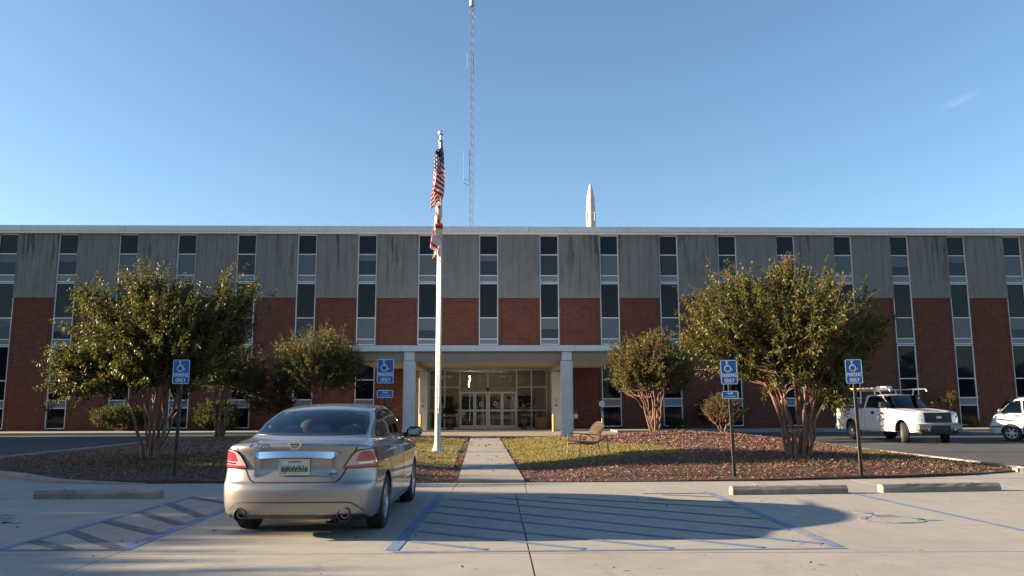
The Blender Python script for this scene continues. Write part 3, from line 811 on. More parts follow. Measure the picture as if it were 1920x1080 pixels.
for a, b in ((-3.52, -2.66), (-2.64, -1.90), (-1.82, -1.03), (-1.01, -0.17)):
    d = MB(); y0, y1 = 0.20, 0.25
    d.box(a, a+0.075, y0, y1, 0.11, 2.31); d.box(b-0.075, b, y0, y1, 0.11, 2.31); d.box(a+0.075, b-0.075, y0, y1, 0.11, 0.33); d.box(a+0.075, b-0.075, y0, y1, 2.21, 2.31); d.box(a+0.075, b-0.075, y0, y1, 1.15, 1.25)
    dd = d.build('door', M['alum'], B)
    if b < -1.0 and a > -2.7:
        e = MB(); cx = (a+b)/2
        e.ribbon([(cx+0.09*math.cos(t), 1.60+0.10*math.sin(t)) for t in np.linspace(0, 2*math.pi, 20, endpoint=False)], 0.045, 0.19, 0.198, closed=True)
        e.build('door_decal', M['white'], dd)
rm = MB()
rm.box(-6.29, 2.49, 5.9, 6.15, 0.1, 3.7); rm.box(-6.28, -6.0, 0.40, 5.9, 0.1, 3.7); rm.box(2.2, 2.48, 0.40, 5.9, 0.1, 3.7)
rm.build('lobby_wall', M['int_wall'], B)
rm = MB(); rm.box(-6.0, 2.2, 0.39, 5.89, 3.62, 3.70); rm.build('lobby_ceiling', M['int_wall'], B)
rm = MB(); rm.box(-6.0, 2.2, 0.40, 5.88, 0.06, 0.105); rm.build('lobby_floor', M['int_floor'], B)
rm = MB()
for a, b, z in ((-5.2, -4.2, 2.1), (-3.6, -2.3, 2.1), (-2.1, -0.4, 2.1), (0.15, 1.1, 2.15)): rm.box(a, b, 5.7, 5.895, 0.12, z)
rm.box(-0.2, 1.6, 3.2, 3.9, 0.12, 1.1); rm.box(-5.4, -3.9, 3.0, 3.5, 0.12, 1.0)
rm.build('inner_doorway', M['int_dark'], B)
lampm, nt, b = new_mat('lit_tube'); b.inputs['Emission Color'].default_value = (1, 0.95, 0.85, 1); b.inputs['Emission Strength'].default_value = 16.0
rm = MB(); rm.tube([(-3.02, 2.2, 3.35), (-2.98, 2.2, 3.1), (-3.06, 2.2, 2.9), (-3.05, 2.2, 2.66)], 0.022, 6); rm.tube([(-1.75, 3.0, 2.42), (-1.25, 3.0, 2.44)], 0.03, 6); rm.build('lamp_tube', lampm, B)
# side walls in which the entrance sits
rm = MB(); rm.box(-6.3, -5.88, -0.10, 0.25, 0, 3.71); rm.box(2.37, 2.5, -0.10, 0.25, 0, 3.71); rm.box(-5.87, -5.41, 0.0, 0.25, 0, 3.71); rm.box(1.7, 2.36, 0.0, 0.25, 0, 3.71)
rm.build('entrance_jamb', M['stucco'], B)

def bstruct(name, mb, m):
    o = mb.build(name, m); o.location = (BX, BY, 0); o.rotation_euler = (0, 0, BYAW); return tag(o, kind='structure')
mb = MB(); mb.box(-8.9, 5.2, -9.9, -1.7, -0.02, 0.02); bstruct('entrance_drive', mb, M['walk'])
mb = MB(); mb.box(-6.2, 2.6, -1.69, 0.24, -0.02, 0.09); bstruct('entrance_step', mb, M['kerb'])
for a, b in ((-60, -8.9), (5.2, 60)):
    mb = MB(); mb.box(a, b, -4.1, -1.7, -0.02, 0.12); bstruct('building_walk', mb, M['walk'])
    mb = MB(); mb.box(a, b, -1.69, -0.05, -0.02, 0.11); bstruct('planting_strip', mb, M['turf'])
for a, b in ((-8.9, -6.2), (2.6, 5.2)):
    mb = MB(); mb.box(a, b, -1.69, -0.05, -0.02, 0.12); bstruct('building_walk', mb, M['walk'])

# ------------------------------------------------------------------ mast and rocket beyond the roof
T = empty('radio_mast', (-5.25, 100, 0), rad(12), 'tall slender steel lattice radio mast rising behind the flat roof', 'mast')
tw = MB(); R_ = 0.27; H_ = 66.0
leg = [(R_*math.cos(a), R_*math.sin(a)) for a in (rad(90), rad(210), rad(330))]
for x, y in leg: tw.tube([(x, y, 0), (x, y, H_)], 0.032, 5)
nsec = 104
for i in range(nsec):
    z0, z1 = H_*i/nsec, H_*(i+1)/nsec
    for k in range(3):
        (xa, ya), (xb, yb) = leg[k], leg[(k+1) % 3]
        if i % 2: xa, ya, xb, yb = xb, yb, xa, ya
        tw.tube([(xa, ya, z0), (xb, yb, z1)], 0.010, 3, cap=False)
tw.build('lattice', M['mast'], T)
for (dx, z0, z1, arm) in ((-0.6, 45.6, 47.85, 44.85), (-0.95, 30.3, 34.4, 29.7)):
    a = MB(); a.tube([(dx, 0, z0), (dx, 0, z1)], 0.035, 6); a.tube([(dx, 0, arm+0.3), (-0.28, 0, arm)], 0.035, 5); a.tube([(dx, 0, arm+0.9), (-0.28, 0, arm+0.6)], 0.03, 5); a.build('whip_antenna', M['galv'], T)
a = MB(); a.lathe([(0.32, 54.5), (0.32, 56.0)], (0, 0, 0), 10); a.tube([(0.1, 0, 53.6), (0.75, 0, 52.9)], 0.08, 5); a.tube([(-0.3, 0, 53.7), (0.4, 0, 54.3)], 0.08, 5); a.build('antenna_drum', M['galv'], T)

K = empty('display_rocket', (12.05, 118, 0), 0, 'white display rocket with tapered nose standing upright behind the roof', 'rocket')
zt = 34.95
b_ = MB(); b_.lathe([(0.72, 0), (0.72, zt-4.75), (0.68, zt-4.74), (0.68, zt-3.62), (0.60, zt-3.60), (0.60, zt-2.15), (0.565, zt-2.13)], n=28); b_.build('booster', M['rocket'], K, True, 30)
b_ = MB(); b_.lathe([(0.57, zt-2.13), (0.40, zt-1.2), (0.17, zt-0.06), (0.12, zt)], n=28); b_.build('nose_cone', M['rocket'], K, True, 50)
b_ = MB()
for q in range(4):
    a = rad(35+90*q); p = MB().box(0.60, 0.86, -0.07, 0.07, zt-5.9, zt-4.55)
    b_.add([(x*math.cos(a)-y*math.sin(a), x*math.sin(a)+y*math.cos(a), z) for x, y, z in p.V], p.F)
    p = MB().prism([(0.7, 0.2), (2.0, 0.0), (1.9, 1.2), (0.7, 3.5)], -0.04, 0.04, 'XZ')
    b_.add([(x*math.cos(a)-y*math.sin(a), x*math.sin(a)+y*math.cos(a), z) for x, y, z in p.V], p.F)
b_.build('fin', M['rocket'], K)
b_ = MB(); b_.lathe([(0.735, zt-4.72), (0.735, zt-4.62)], n=28); b_.lathe([(0.70, zt-3.66), (0.70, zt-3.60)], n=28); b_.lathe([(0.615, zt-2.20), (0.615, zt-2.12)], n=28); b_.build('ring', M['white_trim'], K)
# ------------------------------------------------------------------ flagpole and flags
FP = empty('flagpole', (-2.36, 25.5, 0.07), 0, 'tall white flagpole with silver ball on top beside the front walk', 'flagpole')
p = MB(); p.lathe([(0.097, 0.0), (0.097, 0.4), (0.093, 3.0), (0.083, 6.0), (0.068, 8.6), (0.052, 10.15)], n=24); p.build('pole', M['pole'], FP, True, 40)
p = MB(); p.lathe([(0.20, 0.0), (0.20, 0.03), (0.16, 0.07), (0.13, 0.15), (0.115, 0.22), (0.102, 0.24)], n=28); p.build('base_collar', M['pole'], FP, True, 40)
p = MB(); p.lathe([(0.02, 10.15), (0.02, 10.35)], n=10); p.ell((0, 0, 10.43), (0.095, 0.095, 0.095), 20, 12); p.build('ball_finial', M['silver'], FP, True, 60)
p = MB(); p.lathe([(0.07, 10.10), (0.085, 10.13), (0.06, 10.19)], n=14); p.box(-0.03, 0.03, -0.16, -0.05, 10.08, 10.13); p.build('truck_pulley', M['galv'], FP)
p = MB(); p.tube([(0.0, -0.15, 10.08), (0.015, -0.13, 5), (0.03, -0.13, 1.35)], 0.008, 4); p.tube([(0.04, -0.14, 10.08), (0.05, -0.14, 5), (0.05, -0.13, 1.35)], 0.008, 4); p.build('halyard', M['white'], FP)
p = MB(); p.box(-0.015, 0.075, -0.16, -0.09, 1.28, 1.34); p.tube([(0.03, -0.15, 1.18), (0.03, -0.15, 1.46)], 0.016, 6); p.build('cleat', M['galv'], FP)

def flag_mat(name, kind):
    m, nt, b = new_mat(name)
    uv = nod(nt, 'ShaderNodeUVMap'); sp = nod(nt, 'ShaderNodeSeparateXYZ'); nt.links.new(uv.outputs[0], sp.inputs[0])
    def mth(op, a, bb=None):
        n = nod(nt, 'ShaderNodeMath', operation=op)
        for i, v in enumerate((a, bb)):
            if v is None: continue
            if isinstance(v, (int, float)): n.inputs[i].default_value = v
            else: nt.links.new(v, n.inputs[i])
        return n.outputs[0]
    u, v = sp.outputs[0], sp.outputs[1]
    if kind == 'stripes':
        f = mth('LESS_THAN', mth('MODULO', mth('MULTIPLY', v, 6.5), 1.0), 0.5)
        col = mixc(nt, f, (0.80, 0.76, 0.74), (0.46, 0.02, 0.035))
        can_ = mth('MULTIPLY', mth('LESS_THAN', u, 0.50), mth('LESS_THAN', v, 0.56))
        # rows of stars in the canton
        fu = mth('SUBTRACT', mth('MODULO', mth('MULTIPLY', u, 15.0), 1.0), 0.5); fv = mth('SUBTRACT', mth('MODULO', mth('MULTIPLY', v, 9.3), 1.0), 0.5)
        d = mth('ADD', mth('MULTIPLY', fu, fu), mth('MULTIPLY', fv, fv))
        cc = mixc(nt, mth('LESS_THAN', d, 0.05), (0.010, 0.014, 0.06), (0.6, 0.6, 0.62))
        col = mixc(nt, can_, col, cc)
    else:
        d1 = mth('ABSOLUTE', mth('SUBTRACT', u, v)); d2 = mth('ABSOLUTE', mth('SUBTRACT', mth('ADD', u, v), 1.0))
        f = mth('LESS_THAN', mth('MINIMUM', d1, d2), 0.07)
        col = mixc(nt, f, (0.74, 0.66, 0.62), (0.50, 0.03, 0.03))
    nt.links.new(col, b.inputs['Base Color']); b.inputs['Roughness'].default_value = 0.8
    t = nod(nt, 'ShaderNodeBsdfTranslucent'); nt.links.new(col, t.inputs[0])
    mx = nod(nt, 'ShaderNodeMixShader'); mx.inputs[0].default_value = 0.42
    nt.links.new(b.outputs[0], mx.inputs[1]); nt.links.new(t.outputs[0], mx.inputs[2]); nt.links.new(mx.outputs[0], nt.nodes['Material Output'].inputs[0])
    return m

def limp_flag(name, ztop, hoist, fly_drop, width, lean, folds, m, label, ph=0.0, tight=0.3):
    ns, nt_ = 90, 44
    s = np.linspace(0, 1, ns)[None, :].repeat(nt_, 0); t = np.linspace(0, 1, nt_)[:, None].repeat(ns, 1)
    z = ztop - hoist*t*(1-tight*s) - fly_drop*s**1.1
    dz = (ztop - z) / (hoist*(1-tight) + fly_drop)
    A = width * (0.42 + 0.58*sst(dz, 0.0, 0.45)) * (1 - 0.40*sst(dz, 0.72, 1.0))
    w = folds*math.pi*s + 1.1*t + ph
    x = lean*dz*s**0.5 + A*(0.72*np.sin(w) + 0.28*np.sin(2.3*w+1.0+2*t))*np.clip(s*6, 0, 1) + 0.03
    y = -0.27 + 0.12*s - A*0.55*np.cos(w*1.02+0.3)*np.clip(s*5, 0, 1) - 0.03*np.sin(9*t+5*s)
    V = np.stack([x, y, z], -1).reshape(-1, 3)
    i = np.arange(nt_-1)[:, None]*ns + np.arange(ns-1)[None, :]
    F = np.stack([i, i+1, i+ns+1, i+ns], -1).reshape(-1, 4)
    me_o = fast_mesh(name, V, F, m, smooth=True)
    uvl = me_o.data.uv_layers.new(name='UVMap')
    UV = np.stack([s, t], -1).reshape(-1, 2)[F.ravel()].astype(np.float32)
    uvl.data.foreach_set('uv', UV.ravel())
    me_o.location = (-2.36, 25.5, 0)
    so = me_o.modifiers.new('thickness', 'SOLIDIFY'); so.thickness = 0.004
    return tag(me_o, label, 'flag', 'flags on the flagpole')
limp_flag('flag', 10.30, 1.50, 1.50, 0.225, -0.20, 3.3, flag_mat('stars_and_stripes', 'stripes'), 'upper flag hanging limp on the pole, starred dark blue canton and red and white stripes', 0.5)
limp_flag('flag', 8.30, 1.05, 1.40, 0.17, -0.26, 4.6, flag_mat('white_red_cross', 'cross'), 'lower flag hanging limp below it, white with red diagonal cross', 0.6)

# ------------------------------------------------------------------ accessible parking signs
def parking_sign(x, y, zt, second, label, tilt=0.0, lean=0.0):
    z0 = float(hz(x, y))
    S = empty('parking_sign', (x, y, z0), tilt, label, 'sign', 'blue accessible parking signs')
    S.rotation_euler = (0, lean, tilt)
    h = zt - z0
    p = MB(); w = 0.032
    p.box(-w, -w+0.010, -0.012, 0.022, -0.2, h-0.03); p.box(w-0.010, w, -0.012, 0.022, -0.2, h-0.03); p.box(-w+0.010, w-0.010, 0.012, 0.022, -0.2, h-0.03)
    p.build('post', M['post'], S)
    def plate(name, zc, pw, ph, r):
        def rr_(a, b, rad_, n=5):
            pts = []
            for cx, cz, a0 in ((a-rad_, b-rad_, 0), (-a+rad_, b-rad_, 90), (-a+rad_, -b+rad_, 180), (a-rad_, -b+rad_, 270)):
                for q in range(n+1):
                    t = rad(a0 + 90*q/n); pts.append((cx+rad_*math.cos(t), zc+cz+rad_*math.sin(t)))
            return pts
        pl = MB(); pl.prism(rr_(pw/2, ph/2, r), -0.0175, -0.0145)
        o = pl.build(name, M['sign_blue'], S)
        bd = MB(); bd.ribbon(rr_(pw/2-0.009, ph/2-0.009, r-0.006), 0.012, -0.0195, -0.0177, closed=True); bd.build('border', M['sign_white'], o)
        return o
    K_ = 0.905; zc = h - 0.275*K_
    o = plate('sign_plate', zc, 0.345, 0.50, 0.032)
    ic = wheelchair(lambda a, b_, d: (a-0.01, -0.0195 + 0.0018*d, zc+0.115+b_), 0.222, MB()); ic.build('wheelchair_symbol', M['sign_white'], o)
    tx = MB()
    add_text(tx, "PARKING", 0.106, lambda a, b_, d: (a, -0.0188 - d*0.4, zc-0.068+b_), 0.002, 0.65, 1.05, 0.0035)
    add_text(tx, "ONLY", 0.106, lambda a, b_, d: (a, -0.0188 - d*0.4, zc-0.177+b_), 0.002, 0.70, 1.05, 0.0035)
    tx.build('lettering', M['sign_white'], o)
    bt = MB(); bt.lathe([(0.008, -0.024), (0.008, -0.018)], (0, 0, zc+0.222), 8, 'Y'); bt.lathe([(0.008, -0.024), (0.008, -0.018)], (0, 0, zc-0.228), 8, 'Y'); bt.build('bolt', M['galv'], o)
    if second:
        zc2 = h - 0.50 - 0.13 - 0.085
        o2 = plate('lower_plate', zc2, 0.335, 0.165, 0.03)
        tx = MB()
        add_text(tx, "VAN", 0.056, lambda a, b_, d: (a, -0.0188 - d*0.4, zc2+0.03+b_), 0.002, 0.95, 1.1, 0.002)
        add_text(tx, "ACCESSIBLE", 0.042, lambda a, b_, d: (a, -0.0188 - d*0.4, zc2-0.035+b_), 0.002, 0.95)
        tx.build('lettering', M['sign_white'], o2)
    return S
parking_sign(-6.88, 16.55, 2.46, False, 'blue accessible parking sign on dark post in front of the left bushy tree', rad(2), rad(0.6))
parking_sign(-2.62, 16.5, 2.455, True, 'blue accessible parking sign with second small plate behind the beige sedan', rad(1))
parking_sign(4.49, 16.45, 2.41, True, 'blue accessible parking sign with second small plate right of the front walk', rad(-1), rad(-0.8))
parking_sign(7.10, 16.55, 2.42, False, 'blue accessible parking sign on dark post in front of the white pickup', rad(-1), rad(-0.7))

# ------------------------------------------------------------------ wheel stops
def wheel_stop(x0, y0, x1, y1, label):
    L = math.hypot(x1-x0, y1-y0); a = math.atan2(y1-y0, x1-x0)
    W = empty('wheel_stop', ((x0+x1)/2, (y0+y1)/2+0.08, 0.0), a, label, 'wheel stop', 'concrete wheel stops')
    prof = [(-0.085, 0.0), (-0.085, 0.085), (-0.05, 0.138), (0.05, 0.138), (0.085, 0.085), (0.085, 0.0)]
    m = MB(); n = 9
    sec = [(-L/2, 0.90), (-L/2+0.02, 1.0)] + [(-L/2 + L*k/n, 1.0) for k in range(1, n)] + [(L/2-0.02, 1.0), (L/2, 0.90)]
    r = np.random.default_rng(int(abs(x0)*100))
    b = 0
    for x, s in sec:
        j = r.normal(0, 0.004, (6, 2))
        m.V += [(x, p[0]*s+j[i][0], max(0.0, p[1]*s+(j[i][1] if p[1] > 0 else 0))) for i, p in enumerate(prof)]
    for i in range(len(sec)-1):
        for j in range(6):
            k = (j+1) % 6; m.F.append((i*6+j, i*6+k, (i+1)*6+k, (i+1)*6+j))
    m.F += [tuple(range(5, -1, -1)), tuple(range((len(sec)-1)*6, len(sec)*6))]
    m.build('block', M['stop'], W)
    for sx in (-1, 1):
        c = MB(); c.lathe([(0.022, 0.12), (0.022, 0.147), (0.012, 0.150)], (sx*L*0.27, 0, 0), 8); c.build('anchor_pin', M['post'], W)
wheel_stop(-7.89, 13.42, -5.80, 13.42, 'long concrete wheel stop in the shade left of the sedan')
wheel_stop(3.67, 13.68, 5.68, 13.82, 'concrete wheel stop nearest the front walk on its right side')
wheel_stop(6.31, 13.94, 8.49, 14.18, 'rightmost concrete wheel stop, in front of the pickup')

# ------------------------------------------------------------------ trees and shrubs
def nrm(v): return v / np.maximum(np.linalg.norm(v, axis=-1, keepdims=True), 1e-9)
def leaf_mesh(name, P, D, L, m, parent, r, wid=0.42):
    n = len(P); D = nrm(D)
    W = nrm(np.cross(D, r.normal(0, 1, (n, 3)))) * (L*wid*0.5)[:, None]
    Nn = nrm(np.cross(D, W)) * (L*0.10)[:, None]
    tip = P + D*L[:, None] - np.array([0, 0, 1.])*(L*0.12)[:, None]
    mid = P + D*(L*0.48)[:, None]
    v = np.stack([P, mid+W+Nn, tip, mid-W+Nn], 1).reshape(-1, 3)
    b = (np.arange(n)*4)[:, None]
    F = np.concatenate([b+np.array([[0, 1, 2]]), b+np.array([[0, 2, 3]])])
    return fast_mesh(name, v, F, m, parent)

def tree(name, label, group, x, y, c, R, seed, shoots=520, per=34, L=(0.07, 0.12), stems=9, r0=0.055, mats=('leaf', 'leaf_gold'), gold=0.25,
         low=-0.55, spike=(0.45, 0.95), up=0.75, bark='bark', base_r=0.22, cat='tree', z0=None, lump=0.28, extra=(), branch=True, fan=0.5, dens=0.36):
    r = np.random.default_rng(seed)
    if z0 is None: z0 = float(hz(x, y))
    T = empty(name, (x, y, z0), 0, label, cat, group)
    c = np.array(c, float); R = np.array(R, float)
    # stems fan out of the root crown
    tk = MB(); allp = []
    for i in range(stems):
        a = 2*math.pi*(i+0.5*r.random())/stems; br = base_r*(0.35+0.65*r.random())
        b = np.array([br*math.cos(a), br*math.sin(a), -0.08])
        f = fan*(0.55+0.6*r.random())
        tg = c + np.array([R[0]*f*math.cos(a), R[1]*f*math.sin(a), R[2]*r.uniform(-0.25, 0.45)])
        n = 11; t = np.linspace(0, 1, n)[:, None]
        p = b + (tg-b)*np.hstack([t**1.35, t**1.35, t**0.92])
        p[1:-1] += r.normal(0, 0.035, (n-2, 3))
        rr0 = r0*(0.7+0.6*r.random())
        ra = rr0*(1-0.72*t[:, 0]); ra[0] *= 1.5; ra[1] *= 1.12
        tk.tube(p, ra, 7); allp.append(p[3:])
        # a short stub or fork
        if r.random() < 0.8:
            k = r.integers(3, 7); d = nrm(np.array([math.cos(a+r.normal(0, 0.9)), math.sin(a+r.normal(0, 0.9)), 1.4]))
            q = p[k] + np.outer(np.linspace(0, 1, 6), d*r.uniform(0.5, 1.2)*R[2]*0.45); q[1:] += r.normal(0, 0.03, (5, 3))
            tk.tube(q, ra[k]*np.linspace(0.8, 0.35, 6), 6); allp.append(q[1:])
    AP = np.vstack(allp)
    # lumpy envelope filled with leafy shoots
    u = nrm(r.normal(0, 1, (26, 3))); am = r.uniform(-1, 1, 26); am = lump*np.sign(am)*np.abs(am)**0.6
    d = nrm(r.normal(0, 1, (shoots*3, 3))); d = d[d[:, 2] > low][:shoots]
    for e in extra:
        pass
    sc = np.clip(1 + (am[None]*np.exp(-(1-d@u.T)/0.07)).sum(1), 0.45, 1.4)
    rr = r.random(len(d))**dens
    P0 = c + d*R*(sc*rr)[:, None]*0.86
    D0 = nrm(d*np.array([0.9, 0.9, 0.45]) + np.array([0, 0, up]) + r.normal(0, 0.28, d.shape))
    Ls = r.uniform(spike[0], spike[1], len(d)) * (0.55 + 0.45*rr)
    Ls[r.random(len(d)) < 0.06] *= 1.35
    if len(extra):
        ex = np.array(extra, float)
        P0 = np.vstack([P0, ex[:, :3]]); D0 = np.vstack([D0, nrm(ex[:, 3:6])]); Ls = np.concatenate([Ls, ex[:, 6]])
    if branch:
        for i in range(len(P0)):
            dd = np.linalg.norm(AP - P0[i], axis=1) + 1.5*np.clip(AP[:, 2]-P0[i][2]+0.15, 0, None)
            q = AP[dd.argmin()]
            if len(extra) and i >= len(P0)-len(extra):
                d2 = np.linalg.norm(P0[:-len(extra)]-P0[i], axis=1); q = P0[d2.argmin()]
            m = (q+P0[i])/2 + np.array([0, 0, -0.05]) + r.normal(0, 0.03, 3)
            tip = P0[i] + D0[i]*Ls[i]*0.9
            tk.tube([q, m, P0[i], tip], [0.014, 0.011, 0.008, 0.003], 4, cap=False)
    t = tk.build('trunk', M[bark], T, True, 60)
    # leaves in alternate pairs along each shoot
    n = len(P0)
    f = r.uniform(-0.12, 1.0, (n, per))
    bend = r.normal(0, 0.10, (n, 1, 3))
    P = P0[:, None] + D0[:, None]*(Ls[:, None]*f)[:, :, None] + bend*(f**2)[:, :, None]
    side = nrm(r.normal(0, 1, (n, per, 3)))
    DD = nrm(side + D0[:, None]*0.35 + np.array([0, 0, -0.12]))
    P = P + side*0.02
    LL = r.uniform(L[0], L[1], (n, per))*(1.08-0.35*np.clip(f, 0, 1))
    isg = (r.random(n) < gold) & ((P0[:, 2] > c[2]-0.2*R[2]) | (r.random(n) < 0.2))
    for nm, sel, mm in (('crown', ~isg, mats[0]), ('crown', isg, mats[1])):
        if sel.sum() == 0: continue
        leaf_mesh(nm, P[sel].reshape(-1, 3), DD[sel].reshape(-1, 3), LL[sel].reshape(-1), M[mm], T, r)
    return T

def cluster(c, s, d, n, L, seed):
    r = np.random.default_rng(seed); out = []
    for _ in range(n):
        p = np.array(c) + r.normal(0, 0.6, 3)*np.array(s); q = np.array(d, float) + r.normal(0, 0.3, 3)
        out.append((*p, *q, L*r.uniform(0.7, 1.3)))
    return out
G_T = 'crape myrtles in the planting beds'
tree('crape_myrtle', 'large bushy crape myrtle left of the sedan, dark trunk in shade', G_T, -8.65, 19.4, (0.10, 0, 2.62), (1.92, 1.45, 1.58), 11, shoots=950, lump=0.36, spike=(0.5, 1.1), per=50, stems=10, gold=0.12, low=-0.88, r0=0.038, fan=0.68, L=(0.08, 0.135), dens=0.42,
     extra=[(-1.9, -0.5, 2.15, -1, 0, 0.05, 0.9), (-1.7, -0.7, 1.85, -1, -0.1, -0.35, 0.7), (-1.6, -0.8, 1.6, -0.7, 0, -0.6, 0.8), (-0.6, 0, 3.95, -0.4, 0, 1, 0.8), (-0.35, -0.3, 4.0, 0.25, 0, 1, 0.65), (1.9, 0, 3.75, 0.6, 0, 0.9, 0.9), (1.6, -0.4, 3.9, 0.4, 0, 1, 0.8), (0.7, 0, 3.8, 0.2, 0, 1, 0.6), (-1.7, 0.2, 3.75, -0.6, 0, 0.9, 0.6), (-2.0, 0.3, 2.5, -1, 0.1, 0.25, 0.8), (-1.6, -1.0, 1.45, -0.8, 0, -0.35, 0.7), (-1.7, -0.6, 2.0, -0.9, 0, -0.1, 0.8), (-1.5, -0.9, 1.7, -0.9, 0, -0.3, 0.7)] + cluster((-1.5, -.3, 2.25), (.5, .5, .35), (-1, 0, .3), 60, .65, 1) + cluster((-1.15, -.5, 1.75), (.5, .4, .25), (-.7, 0, -.1), 40, .55, 2) + cluster((1.6, 0, 3.45), (.45, .4, .35), (.5, 0, .9), 40, .8, 3) + cluster((-.5, 0, 3.85), (.3, .3, .2), (-.1, 0, 1), 24, .7, 4) + cluster((-1.5, 0, 3.7), (.4, .4, .25), (-.6, 0, .7), 30, .6, 5))
tree('crape_myrtle', 'large crape myrtle with many reddish trunks between the two right parking signs', G_T, 6.95, 19.7, (-0.10, 0, 2.70), (2.05, 1.95, 1.60), 23, shoots=980, lump=0.36, spike=(0.5, 1.1), per=50, stems=13, gold=0.38, low=-0.88, r0=0.042, base_r=0.24, fan=0.68, L=(0.08, 0.135), dens=0.42,
     extra=[(-0.2, -0.2, 4.3, 0.1, 0, 1, 0.65), (-0.1, 0.1, 4.3, 0.3, 0, 1, 0.6), (-1.4, 0, 3.9, -0.3, 0, 1, 0.8), (-1.9, -0.3, 3.5, -0.6, 0, 0.9, 0.6), (1.0, 0, 4.1, 0.2, 0, 1, 0.55), (1.8, 0, 3.8, 0.4, 0, 1, 0.55), (-2.0, -0.3, 2.9, -1, 0, 0.6, 0.6), (-1.9, -0.5, 2.5, -1, 0, 0.2, 0.6), (0.85, -0.8, 1.45, 0.1, 0, -0.8, 0.45), (0.95, -0.7, 1.6, 0.2, 0, -0.8, 0.5), (0.75, -0.9, 1.6, 0.1, 0, -0.9, 0.5)] + cluster((-1.8, -.2, 2.6), (.45, .4, .35), (-.9, 0, .4), 50, .6, 6) + cluster((0.75, -.7, 1.65), (.22, .3, .3), (.1, 0, -.7), 34, .40, 7) + cluster((-.1, 0, 4.0), (.3, .3, .2), (0.05, 0, 1), 30, .65, 8) + cluster((1.55, 0, 2.9), (.4, .4, .5), (.7, 0, .4), 50, .6, 9) + cluster((-1.35, 0, 3.75), (.3, .3, .2), (-.3, 0, 1), 24, .7, 10))
tree('crape_myrtle', 'medium crape myrtle rising behind the roof of the sedan', G_T, -8.9, 37.6, (-0.1, 0, 3.05), (2.2, 1.9, 1.6), 37, shoots=640, per=44, stems=9, gold=0.3, low=-0.7, r0=0.04, spike=(0.6, 1.15), up=0.95, base_r=0.2, L=(0.08, 0.14))
tree('crape_myrtle', 'medium rounded crape myrtle right of the entrance canopy', G_T, 6.1, 34.5, (-0.1, 0, 2.65), (1.95, 2.0, 1.40), 41, shoots=680, per=44, stems=10, gold=0.65, low=-0.6, r0=0.04, spike=(0.35, 0.7), base_r=0.2, L=(0.08, 0.14))
tree('crape_myrtle', 'dim crape myrtle with pale trunks hidden behind the left bushy tree', G_T, -13.6, 37.4, (0.2, 0, 2.9), (1.8, 1.7, 1.55), 53, shoots=460, per=44, stems=7, gold=0.1, low=-0.7, r0=0.045, L=(0.08, 0.14))

G_S = 'shrubs along the foot of the building'
def bloc(x, yl): return bworld(x, yl)
def shrub(name, label, x, yl, c, R, seed, m, cat='shrub', group=G_S, z0=0.1, world_=None, **k):
    wx, wy = world_ if world_ else bloc(x, yl)
    kw = dict(shoots=260, per=34, stems=6, r0=0.02, gold=0.0, low=-0.7, spike=(0.2, 0.4), L=(0.06, 0.10), base_r=0.10, lump=0.22, mats=(m, m), dens=0.3)
    kw.update(k)
    return tree(name, label, group, wx, wy, c, R, seed, z0=z0, cat=cat, **kw)
shrub('russet_shrub', 'tall russet leaved shrub left behind the roof of the sedan', 0, 0, (0, 0, 1.75), (1.35, 1.2, 1.35), 61, 'leaf_red', world_=(-11.6, 38.2), z0=0.05, shoots=420, mats=('leaf_red', 'leaf_gold'), gold=0.1)
shrub('russet_shrub', 'small russet tree on two pale trunks on the mulch mound', 0, 0, (0, 0, 0.95), (0.78, 0.75, 0.68), 67, 'leaf_red', world_=(8.55, 32.6), z0=0.22, shoots=240, stems=3, r0=0.032, base_r=0.1, fan=0.25, mats=('leaf_red', 'leaf_gold'), gold=0.25, low=-0.5, L=(0.05, 0.085))
shrub('hedge', 'long dark evergreen hedge under the windows at the left', -23.1, -0.85, (0, 0, 0.75), (1.85, 0.62, 0.75), 71, 'leaf_dark', cat='hedge', shoots=420, branch=False)
shrub('evergreen_shrub', 'low rounded evergreen shrub between the hedge and the russet shrub', -18.1, -1.0, (0, 0, 0.42), (0.62, 0.55, 0.38), 73, 'leaf_dark', mats=('leaf_dark', 'leaf_lime'), gold=0.25, shoots=170, branch=False)
shrub('evergreen_shrub', 'lowest evergreen shrub beside the russet shrub', -16.9, -1.0, (0, 0, 0.33), (0.55, 0.5, 0.30), 79, 'leaf_dark', mats=('leaf_dark', 'leaf_lime'), gold=0.25, shoots=150, branch=False)
shrub('evergreen_shrub', 'dark upright evergreen shrub against the brick behind the low shrubs', -17.6, -0.75, (0, 0, 0.95), (1.5, 0.5, 0.85), 80, 'leaf_dark', shoots=260, branch=False)
shrub('evergreen_shrub', 'dark evergreen shrub at the wall right of the medium crape myrtle', 11.4, -0.85, (0, 0, 0.95), (1.1, 0.6, 0.95), 83, 'leaf_dark', shoots=260, branch=False)
shrub('evergreen_shrub', 'small green shrub in front of the dark ground floor window', 9.15, -1.0, (0, 0, 0.28), (0.42, 0.4, 0.27), 89, 'leaf_dark', shoots=120, branch=False)
shrub('young_tree', 'sparse yellow green young tree between pickup and minivan', 25.4, -1.0, (0, 0, 1.35), (0.75, 0.6, 0.62), 97, 'leaf_lime', cat='tree', shoots=70, per=26, stems=4, r0=0.018, low=-0.3, spike=(0.3, 0.6), L=(0.07, 0.11))
shrub('ball_shrub', 'tiny round yellow green shrub beside the young tree', 26.9, -1.05, (0, 0, 0.2), (0.36, 0.34, 0.22), 101, 'leaf_lime', shoots=110, branch=False, L=(0.04, 0.07))
